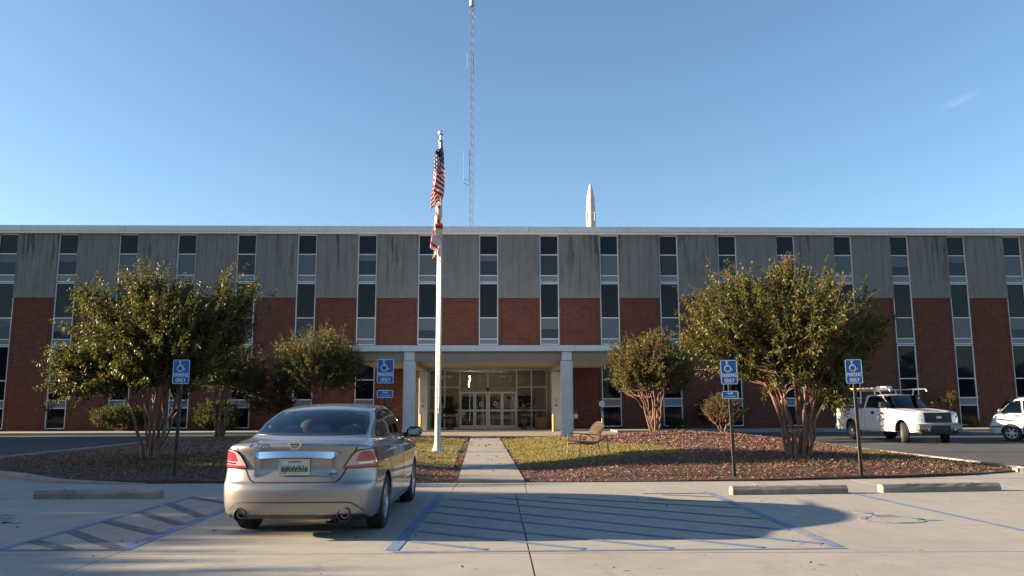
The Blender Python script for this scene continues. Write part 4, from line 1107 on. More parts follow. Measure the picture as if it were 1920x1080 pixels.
shrub('young_tree', 'small yellow green tree at the tail of the pickup', 0, 0, (0, 0, 1.5), (0.75, 0.6, 0.95), 103, 'leaf_gold', cat='tree', world_=(15.9, 42.6), z0=0.0, shoots=150, per=26, stems=4, r0=0.018, spike=(0.3, 0.5))

# dense woods outside the frame: their shade lies over the left of the lot, and the windows mirror them
def woods(name, spec, seed, nl, size, m):
    r = np.random.default_rng(seed); Ps = []; 
    for (x, y, h, w) in spec:
        n = nl
        d = nrm(r.normal(0, 1, (n, 3))); rr = r.random(n)**0.33
        u = nrm(r.normal(0, 1, (9, 3))); am = r.uniform(-0.25, 0.25, 9)
        sc = 1 + (am[None]*np.exp(-(1-d@u.T)/0.12)).sum(1)
        Ps.append(np.array([x, y, h*0.56]) + d*np.array([w, w, h*0.44])*(sc*rr)[:, None])
    P = np.vstack(Ps); P[:, 2] = np.maximum(P[:, 2], 0.05)
    return tag(leaf_mesh(name, P, r.normal(0, 1, P.shape), r.uniform(size*0.6, size*1.4, len(P)), M[m], None, r, 0.7), kind='stuff')
rw = random.Random(5)
spec = [(-33.5, y + rw.uniform(-.5, .5), (7.5 if y > 7 else 7.0) + rw.uniform(-0.2, 0.2), 2.8) for y in np.arange(-2, 17, 2.2)]
spec += [(-34.5 if y < 22 else -36.5, y + rw.uniform(-1, 1), 7.4 + rw.uniform(-0.5, 0.3), 2.8) for y in np.arange(16.5, 40, 2.2)]
spec += [(-33, -4, 6.6, 3.5), (-33, -10, 7, 3.5)]
woods('woodland', spec, 9, 2200, 0.55, 'leaf_dark')
spec = [(x + rw.uniform(-3, 3), -58 + rw.uniform(-8, 6), rw.uniform(7, 12), rw.uniform(4.0, 6.5)) for x in np.arange(-85, 110, 8)]
woods('woodland_behind', spec, 19, 900, 1.1, 'leaf_dark').name = 'woodland'

# ------------------------------------------------------------------ lawn chair
CH = empty('lounge_chair', (1.97, 21.25, float(hz(1.97, 21.25)) + 0.015), rad(30), 'brown metal mesh lounge chair standing on the lawn right of the walk', 'chair')
CH.scale = (0.86, 0.9, 0.95)
def seat_pt(s):   # side profile from the front edge to the top of the back
    P = smooth_line([(-0.50, 0.37), (-0.42, 0.40), (-0.15, 0.36), (0.12, 0.37), (0.20, 0.45), (0.31, 0.66), (0.44, 0.93)], 6); return P
PR = seat_pt(0)
k0 = next(i for i, q in enumerate(PR) if q[0] > 0.15)
for nm, seg in (('seat', PR[:k0+1]), ('backrest', PR[k0:])):
    mb = MB(); n = len(seg)
    ny = 15
    for j in range(ny):
        yy = -0.29 + 0.58*j/(ny-1)
        def arch(i): return (-0.10*max(0, (i/(n-1)-0.72)/0.28)**1.0*(abs(yy)/0.29)**2) if nm == 'backrest' else 0
        mb.tube([(q[0], yy, q[1] + arch(i)) for i, q in enumerate(seg)], 0.019, 4, cap=False)
    for i in range(0, n, 2):
        mb.tube([(seg[i][0], yy, seg[i][1] + ((-0.10*max(0, (i/(n-1)-0.72)/0.28)*(abs(yy)/0.29)**2) if nm == 'backrest' else 0)) for yy in np.linspace(-0.29, 0.29, 7)], 0.010, 4, cap=False)
    mb.build(nm, M['mesh_brown'], CH)
for sy in (-1, 1):
    yy = sy*0.31
    mb = MB(); mb.tube(smooth_line([(-0.50, yy, 0.36), (-0.2, yy, 0.33), (0.12, yy, 0.36), (0.48, yy, 0.55)], 5), 0.017, 6); mb.build('side_rail', M['mesh_brown'], CH)
    mb = MB(); mb.tube(smooth_line([(-0.49, yy, 0.36), (-0.50, yy, 0.55), (-0.40, yy, 0.61), (-0.1, yy, 0.60), (0.25, yy, 0.56)], 5), 0.015, 6); mb.build('armrest', M['mesh_brown'], CH)
    mb = MB(); mb.tube([(-0.49, yy, 0.37), (-0.51, yy, 0.15), (-0.53, yy*1.05, -0.02)], 0.015, 6); mb.build('leg', M['mesh_brown'], CH)
    mb = MB(); mb.tube([(0.17, yy, 0.38), (0.22, yy, 0.18), (0.28, yy*1.05, -0.02)], 0.015, 6); mb.build('leg', M['mesh_brown'], CH)
    mb = MB(); mb.tube([(0.46, yy, 0.54), (0.52, yy, 0.28), (0.58, yy*1.05, 0.0)], 0.015, 6); mb.build('leg', M['mesh_brown'], CH)

# ------------------------------------------------------------------ things at the entrance
def bthing(name, x, yl, z, label, cat, group=None):
    wx, wy = bworld(x, yl); return empty(name, (wx, wy, z), BYAW, label, cat, group)
t = bthing('litter_bin', 1.27, -0.55, 0.09, 'square litter bin with brown slatted sides and dark hood by the glass doors', 'litter bin')
m = MB(); m.bbox(-0.29, 0.29, -0.29, 0.29, 0.02, 0.80, 0.02); m.build('body', M['black'], t)
m = MB()
for i in range(6): m.box(-0.25+i*0.085, -0.25+i*0.085+0.075, -0.305, -0.292, 0.08, 0.72)
m.build('slat_panel', M['wood'], t)
m = MB(); m.bbox(-0.31, 0.31, -0.31, 0.31, 0.82, 0.90, 0.02); m.box(-0.29, -0.25, -0.29, 0.29, 0.80, 0.98); m.box(0.25, 0.29, -0.29, 0.29, 0.80, 0.98); m.bbox(-0.31, 0.31, -0.31, 0.31, 0.98, 1.05, 0.03); m.build('hood', M['post'], t)
m = MB(); m.box(-0.335, -0.30, -0.25, 0.25, 0.05, 0.95); m.build('side_panel', M['kerb'], t)
def urn(x, yl, s, label, big):
    t = bthing('planter_urn', x, yl, 0.09, label, 'planter', 'planted urns at the entrance')
    m = MB(); m.lathe([(0.20*s, 0), (0.21*s, 0.05), (0.12*s, 0.09), (0.08*s, 0.2), (0.10*s, 0.28), (0.2*s, 0.34), (0.23*s, 0.50), (0.21*s, 0.62), (0.30*s, 0.72), (0.29*s, 0.74), (0.22*s, 0.70)], n=20); m.build('urn', M['urn'], t, True, 40)
    r = np.random.default_rng(int(s*100)); 
    n = 420 if big else 130
    d = nrm(r.normal(0, 1, (n, 3))); d[:, 2] = np.abs(d[:, 2])
    P = np.array([0, 0, 0.75*s]) + d*r.random((n, 1))**0.5*(np.array([0.42, 0.3, 0.42]) if big else np.array([0.30, 0.2, 0.14]))
    leaf_mesh('foliage', P, d+np.array([0, 0, .4]), r.uniform(0.08, 0.17, n), M['leaf_dark' if big else 'leaf_lime'], t, r, 0.5)
    if big:
        st = MB()
        for q in ((-0.1, 0.35), (0.12, 0.8), (0.2, 0.95), (0.05, 0.6)): st.tube([(0, 0, 0.7*s), (q[0]*0.6, 0, 0.7*s+q[1]*0.6), (q[0]*1.6, -0.05, 0.7*s+q[1])], 0.012, 4)
        st.build('stem', M['bark'], t)
        P = np.array([0.28, -0.05, 1.35]) + r.normal(0, 1, (120, 3))*np.array([0.16, 0.1, 0.14])
        leaf_mesh('foliage', P, r.normal(0, 1, (120, 3)), r.uniform(0.09, 0.16, 120), M['leaf_dark'], t, r, 0.5)
        P = np.array([0.72, -0.15, 0.88]) + r.normal(0, 1, (90, 3))*np.array([0.15, 0.08, 0.11])
        leaf_mesh('blossom', P, r.normal(0, 1, (90, 3)), r.uniform(0.05, 0.11, 90), M['flower'], t, r, 0.9)
urn(0.25, -0.55, 1.2, 'dark pedestal urn with small plant right of the glass doors', False)
urn(-4.1, -0.55, 1.25, 'dark urn with tall leafy plant and white blossom left of the glass doors', True)
def bollard(x, yl, label):
    t = bthing('bollard', x, yl, 0.02, label, 'bollard', 'yellow bollards at the entrance')
    m = MB(); m.lathe([(0.075, 0), (0.075, 0.92), (0.05, 0.985), (0.0, 1.0)], n=16, caps=False); m.build('post', M['yellow'], t, True, 50)
    m = MB(); m.lathe([(0.079, 0.40), (0.079, 0.45)], n=16); m.build('collar', M['yellow'], t)
bollard(-5.66, -2.3, 'yellow bollard left of the glass doors beside the flagpole')
bollard(1.86, -2.3, 'yellow bollard right of the glass doors beside the litter bin')
for x, lab in ((2.12, 'right'), (-5.63, 'left')):
    t = bthing('door_notice', x, -1.262, 1.35, 'two small white notices on the %s pilaster by the doors' % lab, 'notice')
    m = MB(); m.box(-0.14, 0.14, -0.008, 0.0, 0.30, 0.58); m.build('upper_sheet', M['column'], t)
    m = MB(); m.box(-0.13, 0.13, -0.008, 0.0, 0.0, 0.27); m.build('lower_sheet', M['white'], t)
    m = MB(); m.ribbon([(0.085*math.cos(a), 0.135+0.085*math.sin(a)) for a in np.linspace(0, 2*math.pi, 18, endpoint=False)], 0.025, -0.013, -0.009, closed=True); m.ribbon([(-0.055, 0.19), (0.055, 0.08)], 0.022, -0.013, -0.009); m.box(-0.05, 0.05, -0.0125, -0.0095, 0.115, 0.15); m.build('no_smoking_symbol', M['black'], t)
    m = MB()
    for q in range(4): m.box(-0.10, 0.09-0.02*(q % 2), -0.013, -0.009, 0.34+0.055*q, 0.365+0.055*q)
    m.build('printed_lines', M['galv'], t)
t = bthing('round_sign', 4.6, -2.5, 0.12, 'round white sign with blue plate on thin post right of the canopy', 'sign')
m = MB(); m.tube([(0, 0, -0.1), (0, 0, 1.62)], 0.022, 8); m.build('post', M['sign_white'], t)
m = MB(); m.lathe([(0.165, -0.035), (0.165, -0.025)], (0, 0, 1.45), 24, 'Y'); m.build('disc', M['white'], t)
m = MB(); m.lathe([(0.11, -0.039), (0.11, -0.0355)], (0, 0, 1.45), 20, 'Y'); m.build('disc_centre', M['sign_white'], t)
m = MB(); m.bbox(-0.10, 0.10, -0.04, -0.024, 1.02, 1.25, 0.006); m.build('plate', M['sign_blue'], t)
t = bthing('wall_mailbox', 3.36, -0.105, 0.72, 'small white box with red top on the brick right of the column', 'box')
m = MB(); m.bbox(-0.12, 0.12, -0.16, 0.0, 0.0, 0.28, 0.015); m.build('box', M['white'], t)
m = MB(); m.bbox(-0.10, 0.10, -0.12, 0.0, 0.30, 0.52, 0.015); m.build('red_case', M['red'], t)
# ------------------------------------------------------------------ vehicles: smooth bodies from blended surfaces
def curve(xs, ys):
    """smooth monotone-ish curve through points as a dense table"""
    xs = np.array(xs, float); ys = np.array(ys, float)
    d = np.diff(ys)/np.diff(xs); m = np.zeros(len(xs)); m[0], m[-1] = d[0], d[-1]
    for i in range(1, len(xs)-1):
        m[i] = 0 if d[i-1]*d[i] <= 0 else 2*d[i-1]*d[i]/(d[i-1]+d[i])
    X = np.linspace(xs[0], xs[-1], 600); k = np.clip(np.searchsorted(xs, X, 'right')-1, 0, len(xs)-2)
    h = xs[k+1]-xs[k]; t = (X-xs[k])/h
    Y = (2*t**3-3*t**2+1)*ys[k]+(t**3-2*t**2+t)*h*m[k]+(-2*t**3+3*t**2)*ys[k+1]+(t**3-t**2)*h*m[k+1]
    return lambda x: np.interp(x, X, Y)
def smax(a, b, k):
    h = np.clip(0.5+0.5*(a-b)/k, 0, 1); return b+(a-b)*h+k*h*(1-h)
def smin(a, b, k): return -smax(-a, -b, k)

def surface_net(f, lo, hi, h):
    lo = np.array(lo, float); hi = np.array(hi, float)
    n = np.ceil((hi-lo)/h).astype(int)+1
    ax = [lo[i]+h*np.arange(n[i]) for i in range(3)]
    F = np.empty(n, np.float32)
    for i in range(0, n[0], 16):
        Xc, Yc, Zc = np.meshgrid(ax[0][i:i+16], ax[1], ax[2], indexing='ij'); F[i:i+16] = f(Xc, Yc, Zc)
    ins = F < 0
    off = [(a, b, c) for a in (0, 1) for b in (0, 1) for c in (0, 1)]
    cnt = np.zeros(n-1, np.int8)
    for a, b, c in off: cnt += ins[a:n[0]-1+a, b:n[1]-1+b, c:n[2]-1+c]
    ijk = np.argwhere((cnt > 0) & (cnt < 8))
    ind = np.full(n-1, -1, np.int64); ind[tuple(ijk.T)] = np.arange(len(ijk))
    S = np.zeros((len(ijk), 3)); N_ = np.zeros(len(ijk))
    for a in off:
        for k in range(3):
            if a[k]: continue
            b = list(a); b[k] = 1
            fa = F[tuple((ijk+np.array(a)).T)]; fb = F[tuple((ijk+np.array(b)).T)]
            cr = (fa < 0) != (fb < 0); t = np.where(cr, fa/np.where(cr, fa-fb, 1), 0)
            p = np.array(a, float)[None] + t[:, None]*(np.array(b)-np.array(a))[None]
            S += np.where(cr[:, None], p, 0); N_ += cr
    P = lo + (ijk + S/N_[:, None])*h
    Q = []
    for k in range(3):
        u, v = [(1, 2), (2, 0), (0, 1)][k]
        sl0 = [slice(None)]*3; sl1 = [slice(None)]*3
        sl0[k] = slice(0, n[k]-1); sl1[k] = slice(1, n[k])
        A, Bv = ins[tuple(sl0)], ins[tuple(sl1)]
        e = np.argwhere(A != Bv); e = e[(e[:, u] > 0) & (e[:, v] > 0) & (e[:, u] < n[u]-1) & (e[:, v] < n[v]-1)]
        du = np.zeros(3, int); du[u] = 1; dv = np.zeros(3, int); dv[v] = 1
        q = np.stack([ind[tuple((e-du-dv).T)], ind[tuple((e-dv).T)], ind[tuple(e.T)], ind[tuple((e-du).T)]], 1)
        fl = ~A[tuple(e.T)]
        q[fl] = q[fl][:, ::-1]; Q.append(q)
    Q = np.vstack(Q)
    P = newton(f, P, 3)
    return P, Q, nrm(grad(f, P))
def grad(f, P, e=0.002):
    g = np.empty_like(P)
    for k in range(3):
        d = np.zeros(3); d[k] = e
        a = P+d; b = P-d
        g[:, k] = (f(a[:, 0], a[:, 1], a[:, 2])-f(b[:, 0], b[:, 1], b[:, 2]))/(2*e)
    return g
def newton(f, P, it):
    for _ in range(it):
        g = grad(f, P); v = f(P[:, 0], P[:, 1], P[:, 2])
        s = v/np.maximum((g*g).sum(1), 1e-4); P = P - np.clip(s, -0.02, 0.02)[:, None]*g
    return P
def project(f, O, d, tmax=2.0, step=0.015):
    O = np.asarray(O, float); d = np.asarray(d, float)
    t = np.zeros(len(O)); done = np.zeros(len(O), bool)
    for s in np.arange(0, tmax, step):
        p = O + d*s; hit = (f(p[:, 0], p[:, 1], p[:, 2]) < 0) & ~done
        t[hit] = s; done |= hit
    t[~done] = np.median(t[done]) if done.any() else 0
    a = t-step; b = t.copy()
    for _ in range(12):
        m = (a+b)/2; p = O+d*m[:, None]; neg = f(p[:, 0], p[:, 1], p[:, 2]) < 0
        b = np.where(neg, m, b); a = np.where(neg, a, m)
    return O+d*b[:, None]

class Car:
    def __init__(s, f, root, L): s.f = f; s.root = root; s.L = L
    def mesh(s, lo, hi, h, cats):
        """cats: list of (name, material, predicate(C, N)); a name of None drops the faces"""
        P, Q, N = surface_net(s.f, lo, hi, h)
        C = P[Q].mean(1); FN = N[Q].mean(1)
        left = np.ones(len(Q), bool); out = {}
        for name, m, pr in cats:
            sel = left & pr(C, FN); left &= ~sel
            if name is None or not sel.any(): continue
            q = Q[sel]; u, inv = np.unique(q, return_inverse=True)
            out[name+str(len(out))] = fast_mesh(name, P[u], inv.reshape(q.shape), m, s.root, True, N[u])
        return out
    def ray(s, view, sx=1):
        """maps 2D feature coordinates to start points and a direction"""
        if view == 'rear': return (lambda q: np.column_stack([q[:, 0]*sx, np.full(len(q), -0.7), q[:, 1]])), np.array([0, 1., 0])
        if view == 'front': return (lambda q: np.column_stack([q[:, 0]*sx, np.full(len(q), s.L+0.7), q[:, 1]])), np.array([0, -1., 0])
        if view == 'side': return (lambda q: np.column_stack([np.full(len(q), 1.5*sx), q[:, 0], q[:, 1]])), np.array([-1.*sx, 0, 0])
        if view == 'diag':
            e = np.array([0.8*sx, 0.6, 0]); d = np.array([-0.6*sx, 0.8, 0])
            return (lambda q: q[:, :1]*e + np.column_stack([np.zeros(len(q)), np.zeros(len(q)), q[:, 1]]) - d*1.6), d
        if view == 'fdiag':
            e = np.array([0.8*sx, -0.6, 0]); d = np.array([-0.6*sx, -0.8, 0])
            return (lambda q: q[:, :1]*e + np.column_stack([np.zeros(len(q)), np.full(len(q), s.L), q[:, 1]]) - d*1.6), d
    def surf(s, q, view, sx=1, off=0.0):
        o, d = s.ray(view, sx); P = project(s.f, o(np.asarray(q, float)), d, 3.2)
        N = nrm(grad(s.f, P)); return P + N*off, N
    def patch(s, name, poly, view, m, off=0.003, step=0.05, sx=1, parent=None, skirt=0.008):
        V, F, D = poly_mesh(poly, step); n = len(D)
        P, N = s.surf(V, view, sx, off)
        P2 = np.vstack([P, P[:n]-N[:n]*skirt]); b = len(V)
        sk = [(i, b+i, b+(i+1) % n) for i in range(n)]+[(i, b+(i+1) % n, (i+1) % n) for i in range(n)]
        o = fast_mesh(name, P2, np.vstack([F, np.array(sk)]), m, parent or s.root, True, None, 50)
        import bmesh
        bm = bmesh.new(); bm.from_mesh(o.data); bmesh.ops.recalc_face_normals(bm, faces=bm.faces)
        # make sure the top looks outwards
        bm.faces.ensure_lookup_table()
        dt = sum(f.normal.dot(Vector(N[f.verts[0].index])) for f in bm.faces if max(v.index for v in f.verts) < b)
        if dt < 0: bmesh.ops.reverse_faces(bm, faces=bm.faces)
        bm.to_mesh(o.data); bm.free()
        return o
    def strip(s, lines, w, view, sx=1, off=0.0015, step=0.03, mb=None):
        """thin strokes lying on the body (shut lines, mouldings)"""
        mb = mb or MB()
        for ln in lines:
            P = np.asarray(ln, float); out = [P[0]]
            for a, b in zip(P[:-1], P[1:]):
                k = max(1, int(np.linalg.norm(b-a)/step))
                for t in range(1, k+1): out.append(a+(b-a)*t/k)
            P = np.array(out); T = np.gradient(P, axis=0); T = nrm(T); Nn = np.column_stack([-T[:, 1], T[:, 0]])
            A, _ = s.surf(P+Nn*w/2, view, sx, off); Bq, _ = s.surf(P-Nn*w/2, view, sx, off); C_, _ = s.surf(P+Nn*w/2, view, sx, -0.004); D_, _ = s.surf(P-Nn*w/2, view, sx, -0.004)
            n = len(P); V = np.vstack([A, Bq, C_, D_])
            Fs = []
            for i in range(n-1):
                Fs += [(i, i+1, n+i+1, n+i), (2*n+i, 2*n+i+1, i+1, i), (n+i, n+i+1, 3*n+i+1, 3*n+i)]
            mb.add(V, Fs)
        return mb
    def text(s, mb, txt, size, cx, cz, view='rear', sx=1, scale=1.0, ex=0.003, flip=1):
        V, F = text_verts(txt, size, ex)
        P, N = s.surf(np.column_stack([cx+V[:, 0]*scale*flip, cz+V[:, 1]]), view, sx, 0.004)
        mb.add(P+N*V[:, 2:3], F)
    def wheel(s, x, y, r, w, steer=0.0, spokes=10, rimr=0.63, rim_mat='alloy'):
        sx = 1 if x > 0 else -1
        W = bpy.data.objects.new('wheel', None); W.empty_display_size = 0.1; link(W, s.root); W.location = (x, y, r); W.rotation_euler = (0, 0, steer)
        t = MB(); h = w/2
        t.lathe([(r*rimr, -h*0.9), (r*0.74, -h), (r*0.90, -h*0.98), (r*0.965, -h*0.86), (r*0.99, -h*0.7), (r, -h*0.4), (r*0.992, -h*0.36), (r*0.992, -h*0.30), (r, -h*0.26), (r, h*0.26), (r*0.992, h*0.30), (r*0.992, h*0.36), (r, h*0.4), (r*0.99, h*0.7), (r*0.965, h*0.86), (r*0.90, h*0.98), (r*0.74, h), (r*rimr, h*0.9)], n=40, axis='X', caps=False)
        t.build('tyre', M['rubber'], W, True, 35)
        q = MB(); R_ = r*rimr
        q.lathe([(R_*0.99, -h*0.85), (R_*0.99, h*0.6), (R_*1.03, h*0.90), (R_*0.95, h*0.88), (R_*0.90, h*0.60)] if sx > 0 else [(R_*0.99, h*0.85), (R_*0.99, -h*0.6), (R_*1.03, -h*0.90), (R_*0.95, -h*0.88), (R_*0.90, -h*0.60)], n=32, axis='X', caps=False)
        for k in range(spokes):
            a = 2*math.pi*k/spokes; c_, s_ = math.cos(a), math.sin(a)
            b = MB().prism([(R_*0.12, -0.030), (R_*0.95, -0.020), (R_*0.95, 0.020), (R_*0.12, 0.030)], sx*h*0.60, sx*h*0.80, 'YZ')
            q.add([(px_, py*c_-pz*s_, py*s_+pz*c_) for px_, py, pz in b.V], b.F)
        q.lathe([(R_*0.22, sx*h*0.58), (R_*0.22, sx*h*0.84), (R_*0.10, sx*h*0.90)], n=16, axis='X')
        q.build('rim', M[rim_mat], W, True, 35)
        q = MB(); q.lathe([(R_*0.90, sx*h*0.30), (R_*0.90, sx*h*0.36)], n=24, axis='X'); q.build('brake_disc', M['black'], W)
        return W

def car_paint(name, col, metal=0.75, rough=0.30, flake=True):
    m, nt, b = new_mat(name)
    b.inputs['Base Color'].default_value = (*col, 1); b.inputs['Metallic'].default_value = metal; b.inputs['Roughness'].default_value = rough
    b.inputs['Coat Weight'].default_value = 1.0; b.inputs['Coat Roughness'].default_value = 0.03
    v = coords(nt, 'Object')
    d = noise(nt, v, 2.2, 4, 0.7)
    pass
    return m
M['champagne'] = car_paint('champagne_paint', (0.275, 0.258, 0.242), 0.65, 0.38)
M['truck_white'] = car_paint('fleet_white', (0.52, 0.52, 0.52), 0.0, 0.4)
M['van_white'] = car_paint('old_white', (0.58, 0.56, 0.53), 0.0, 0.4)
M['car_glass'] = thin_glass('car_glass', (0.42, 0.46, 0.48), (0.85, 0.92, 1.0), 1.38)
M['dark_glass'] = thin_glass('tinted_glass', (0.16, 0.17, 0.18), (0.9, 0.95, 1.0), 1.55)
M['mirror'] = mat('mirror_glass', (0.22, 0.25, 0.25), 0.04, 1.0)
M['seat_cloth'] = mottled('seat_cloth', (0.58, 0.56, 0.50), (0.66, 0.64, 0.58), 8, 0.9, fine=80, bstr=0.1, kind='Object')
M['cabin_dark'] = mat('dark_cabin', (0.03, 0.029, 0.028), 0.8)
M['lens_red'] = mat('red_lens', (0.27, 0.035, 0.045), 0.12, 0.0, 0.6, 1.0)
M['lens_clear'] = mat('clear_lens', (0.40, 0.29, 0.30), 0.12, 0.0, 0.6, 1.0)
M['lens_head'] = mat('headlamp_lens', (0.60, 0.61, 0.63), 0.1, 0.3, 0.6, 1.0)
M['plate_white'] = mat('plate_sheet', (0.50, 0.52, 0.46), 0.4)
M['plate_green'] = mat('plate_green', (0.16, 0.24, 0.10), 0.5)
M['plate_black'] = mat('plate_letters', (0.012, 0.016, 0.015), 0.5)
M['frit'] = mat('black_glass_border', (0.008, 0.009, 0.011), 0.12)
M['badge_blue'] = mat('blue_badge', (0.02, 0.10, 0.22), 0.3)
M['bumper_grey'] = mat('bumper_silver', (0.27, 0.265, 0.25), 0.35, 0.5)

# ---- beige sedan
SL = 4.86
SED = empty('parked_sedan', (-2.475, 9.16, 0), 0, 'beige four door sedan parked at the walk, seen from behind', 'car')
sWz = curve([0.1, 0.20, 0.30, 0.45, 0.62, 0.80, 0.95, 1.05, 1.2], [0.80, 0.855, 0.885, 0.905, 0.915, 0.908, 0.885, 0.85, 0.76])
sWy = curve([-0.1, 0.0, 0.4, 0.9, 1.6, 3.4, 4.1, 4.6, 4.95], [0.93, 0.945, 0.97, 0.99, 1.0, 1.0, 0.985, 0.94, 0.86])
sR = curve([0.1, 0.22, 0.30, 0.42, 0.55, 0.615, 0.66, 0.80, 0.92, 1.0, 1.06, 1.12, 1.2], [0.26, 0.17, 0.055, 0.012, 0.0, 0.012, 0.05, 0.085, 0.075, 0.055, 0.040, 0.075, 0.22])
sF = curve([0.1, 0.22, 0.40, 0.60, 0.75, 0.85, 1.0], [0.25, 0.12, 0.02, 0.0, 0.05, 0.18, 0.5])
sTop = curve([-0.2, 0.0, 0.10, 0.30, 0.70, 1.3, 3.2, 3.8, 4.2, 4.6, 4.9], [1.04, 1.078, 1.096, 1.112, 1.145, 1.14, 1.07, 1.02, 0.97, 0.86, 0.70])
gW = curve([0.85, 0.95, 1.10, 1.22, 1.34, 1.42, 1.50, 1.58], [0.80, 0.79, 0.762, 0.728, 0.688, 0.65, 0.595, 0.51])
gWy = curve([0.4, 0.9, 1.5, 2.2, 3.0, 3.6, 4.1], [0.93, 0.955, 0.985, 1.0, 1.0, 0.975, 0.93])
gTop = curve([0.1, 0.42, 0.70, 1.02, 1.32, 1.62, 2.0, 2.4, 2.8, 3.05, 3.3, 3.6, 4.05, 4.4], [1.02, 1.125, 1.235, 1.355, 1.445, 1.500, 1.532, 1.542, 1.535, 1.505, 1.435, 1.285, 1.045, 0.86])
def sedan_f(x, y, z):
    ax = np.abs(x); q = ax/0.9
    side = ax - sWz(z)*sWy(y)
    rec = 0.022*sst(ax, 0.47, 0.40)*sst(z, 0.685, 0.725)*sst(z, 0.945, 0.915)
    rear = sR(z) + 0.06*q**2 + 0.24*q**6 + rec - y
    front = y - (SL - sF(z) - 0.14*q**2 - 0.30*q**6)
    top = z - sTop(y) + 0.05*(ax/0.8)**2.2
    bot = 0.20 + 0.03*sst(y, 0.9, 0.0) - z
    f1 = smax(smax(smax(side, rear, 0.07), smax(front, top, 0.09), 0.085), bot, 0.03)
    wt = np.clip((y-1.9)/1.0, 0, 1)
    ye = y + (1-wt)*(-0.11)*(ax/0.65)**2 + wt*0.16*(ax/0.65)**2
    gt = z - gTop(ye) + 0.045*(ax/0.6)**2
    gs = ax - gW(z)*gWy(y)
    f2 = smax(smax(smax(gs, gt, 0.055), 0.92 - z, 0.03), 0.22 - y, 0.05)
    f = smin(f1, f2, 0.055)
    for yw in (1.06, 3.84):
        d = np.sqrt((y-yw)**2+(z-0.335)**2)
        f = smax(f, -np.maximum(d-0.368, 0.62-ax), 0.012)
    return f
car = Car(sedan_f, SED, SL)
RGo = [(-0.63, 1.178), (0.63, 1.178), (0.615, 1.28), (0.56, 1.385), (0.3, 1.425), (-0.3, 1.425), (-0.56, 1.385), (-0.615, 1.28)]
RGg = [(-0.675, 1.160), (-0.35, 1.154), (0.35, 1.154), (0.675, 1.160), (0.655, 1.28), (0.605, 1.385), (0.55, 1.418), (0.3, 1.448), (0.0, 1.455), (-0.3, 1.448), (-0.55, 1.418), (-0.605, 1.385), (-0.655, 1.28)]
SGo = [(1.25, 1.14), (1.42, 1.27), (1.70, 1.405), (2.1, 1.452), (2.8, 1.448), (3.15, 1.38), (3.64, 1.135), (3.58, 1.09), (2.5, 1.12)]
SGg = [(1.14, 1.13), (1.34, 1.265), (1.64, 1.418), (2.08, 1.470), (2.82, 1.466), (3.2, 1.394), (3.76, 1.12), (3.70, 1.07), (2.5, 1.10), (1.19, 1.12)]
WSo = [(-0.66, 1.10), (0.66, 1.10), (0.56, 1.42), (-0.56, 1.42)]
WSg = [(-0.71, 1.07), (0.71, 1.07), (0.60, 1.45), (-0.60, 1.45)]
LID = [(-0.575, 0.80), (-0.535, 0.715), (-0.50, 0.668), (-0.46, 0.645), (0.46, 0.645), (0.50, 0.668), (0.535, 0.715), (0.575, 0.80), (0.66, 0.97), (0.72, 1.3), (-0.72, 1.3), (-0.66, 0.97)]
def well(C, N):
    r = np.zeros(len(C), bool)
    for yw in (1.06, 3.84): r |= (np.hypot(C[:, 1]-yw, C[:, 2]-0.335) < 0.3695) & (np.abs(C[:, 0]) > 0.60)
    return r & (np.abs(C[:, 0]) < 0.905)
def sd(poly, lo=0.35): return lambda C, N: inside_poly(C[:, 1:], poly) & (np.abs(N[:, 0]) > lo)
DR = [(1.40, 0.30), (2.47, 0.30), (2.50, 1.08), (1.28, 1.10), (1.30, 0.80), (1.48, 0.55)]
DF = [(2.48, 0.30), (3.42, 0.30), (3.50, 0.6), (3.52, 1.03), (2.51, 1.08)]
car.mesh((-1.0, -0.12, 0.12), (1.0, 4.95, 1.56), 0.0165, [
    (None, None, lambda C, N: inside_poly(C[:, [0, 2]], RGo) & (C[:, 1] < 1.9) & (N[:, 2] > 0.2) & (N[:, 1] < 0)),
    (None, None, sd(SGo)),
    (None, None, lambda C, N: inside_poly(C[:, [0, 2]], WSo) & (C[:, 1] > 2.6) & (N[:, 1] > 0)),
    ('wheel_well', M['black'], well),
    ('underbody', M['black'], lambda C, N: (N[:, 2] < -0.75) & (C[:, 2] < 0.30)),
    ('boot_lid', M['champagne'], lambda C, N: (inside_poly(C[:, [0, 2]], LID) & (C[:, 1] < 0.32) & (N[:, 1] < -0.2)) | ((np.abs(C[:, 0]) < 0.66) & (C[:, 1] < 0.62) & (C[:, 2] > 0.98) & (N[:, 2] > 0))),
    ('rear_bumper', M['champagne'], lambda C, N: (C[:, 2] < 0.795) & (C[:, 1] < 0.74)),
    ('door', M['champagne'], lambda C, N: (C[:, 0] > 0) & sd(DR, .5)(C, N)), ('door', M['champagne'], lambda C, N: (C[:, 0] > 0) & sd(DF, .5)(C, N)),
    ('door', M['champagne'], lambda C, N: (C[:, 0] < 0) & sd(DR, .5)(C, N)), ('door', M['champagne'], lambda C, N: (C[:, 0] < 0) & sd(DF, .5)(C, N)),
    ('roof', M['champagne'], lambda C, N: (C[:, 2] > 1.36) & (N[:, 2] > 0.6)),
    ('body', M['champagne'], lambda C, N: np.ones(len(C), bool))])
def frame_poly(outer, inner):
    """one polygon for the band between two rings (joined by a seam)"""
    return outer, inner
def band(name, poly, w, view, m, sx=1, off=0.0025, parent=None):
    mb = car_cur.strip([list(poly)+[poly[0], poly[1]]], w, view, sx, off, 0.04)
    return mb.build(name, m, parent or car_cur.root, True, 40)
car_cur = car
g_ = car.patch('rear_window', RGg, 'rear', M['car_glass'], 0.003, 0.06, skirt=0.002)
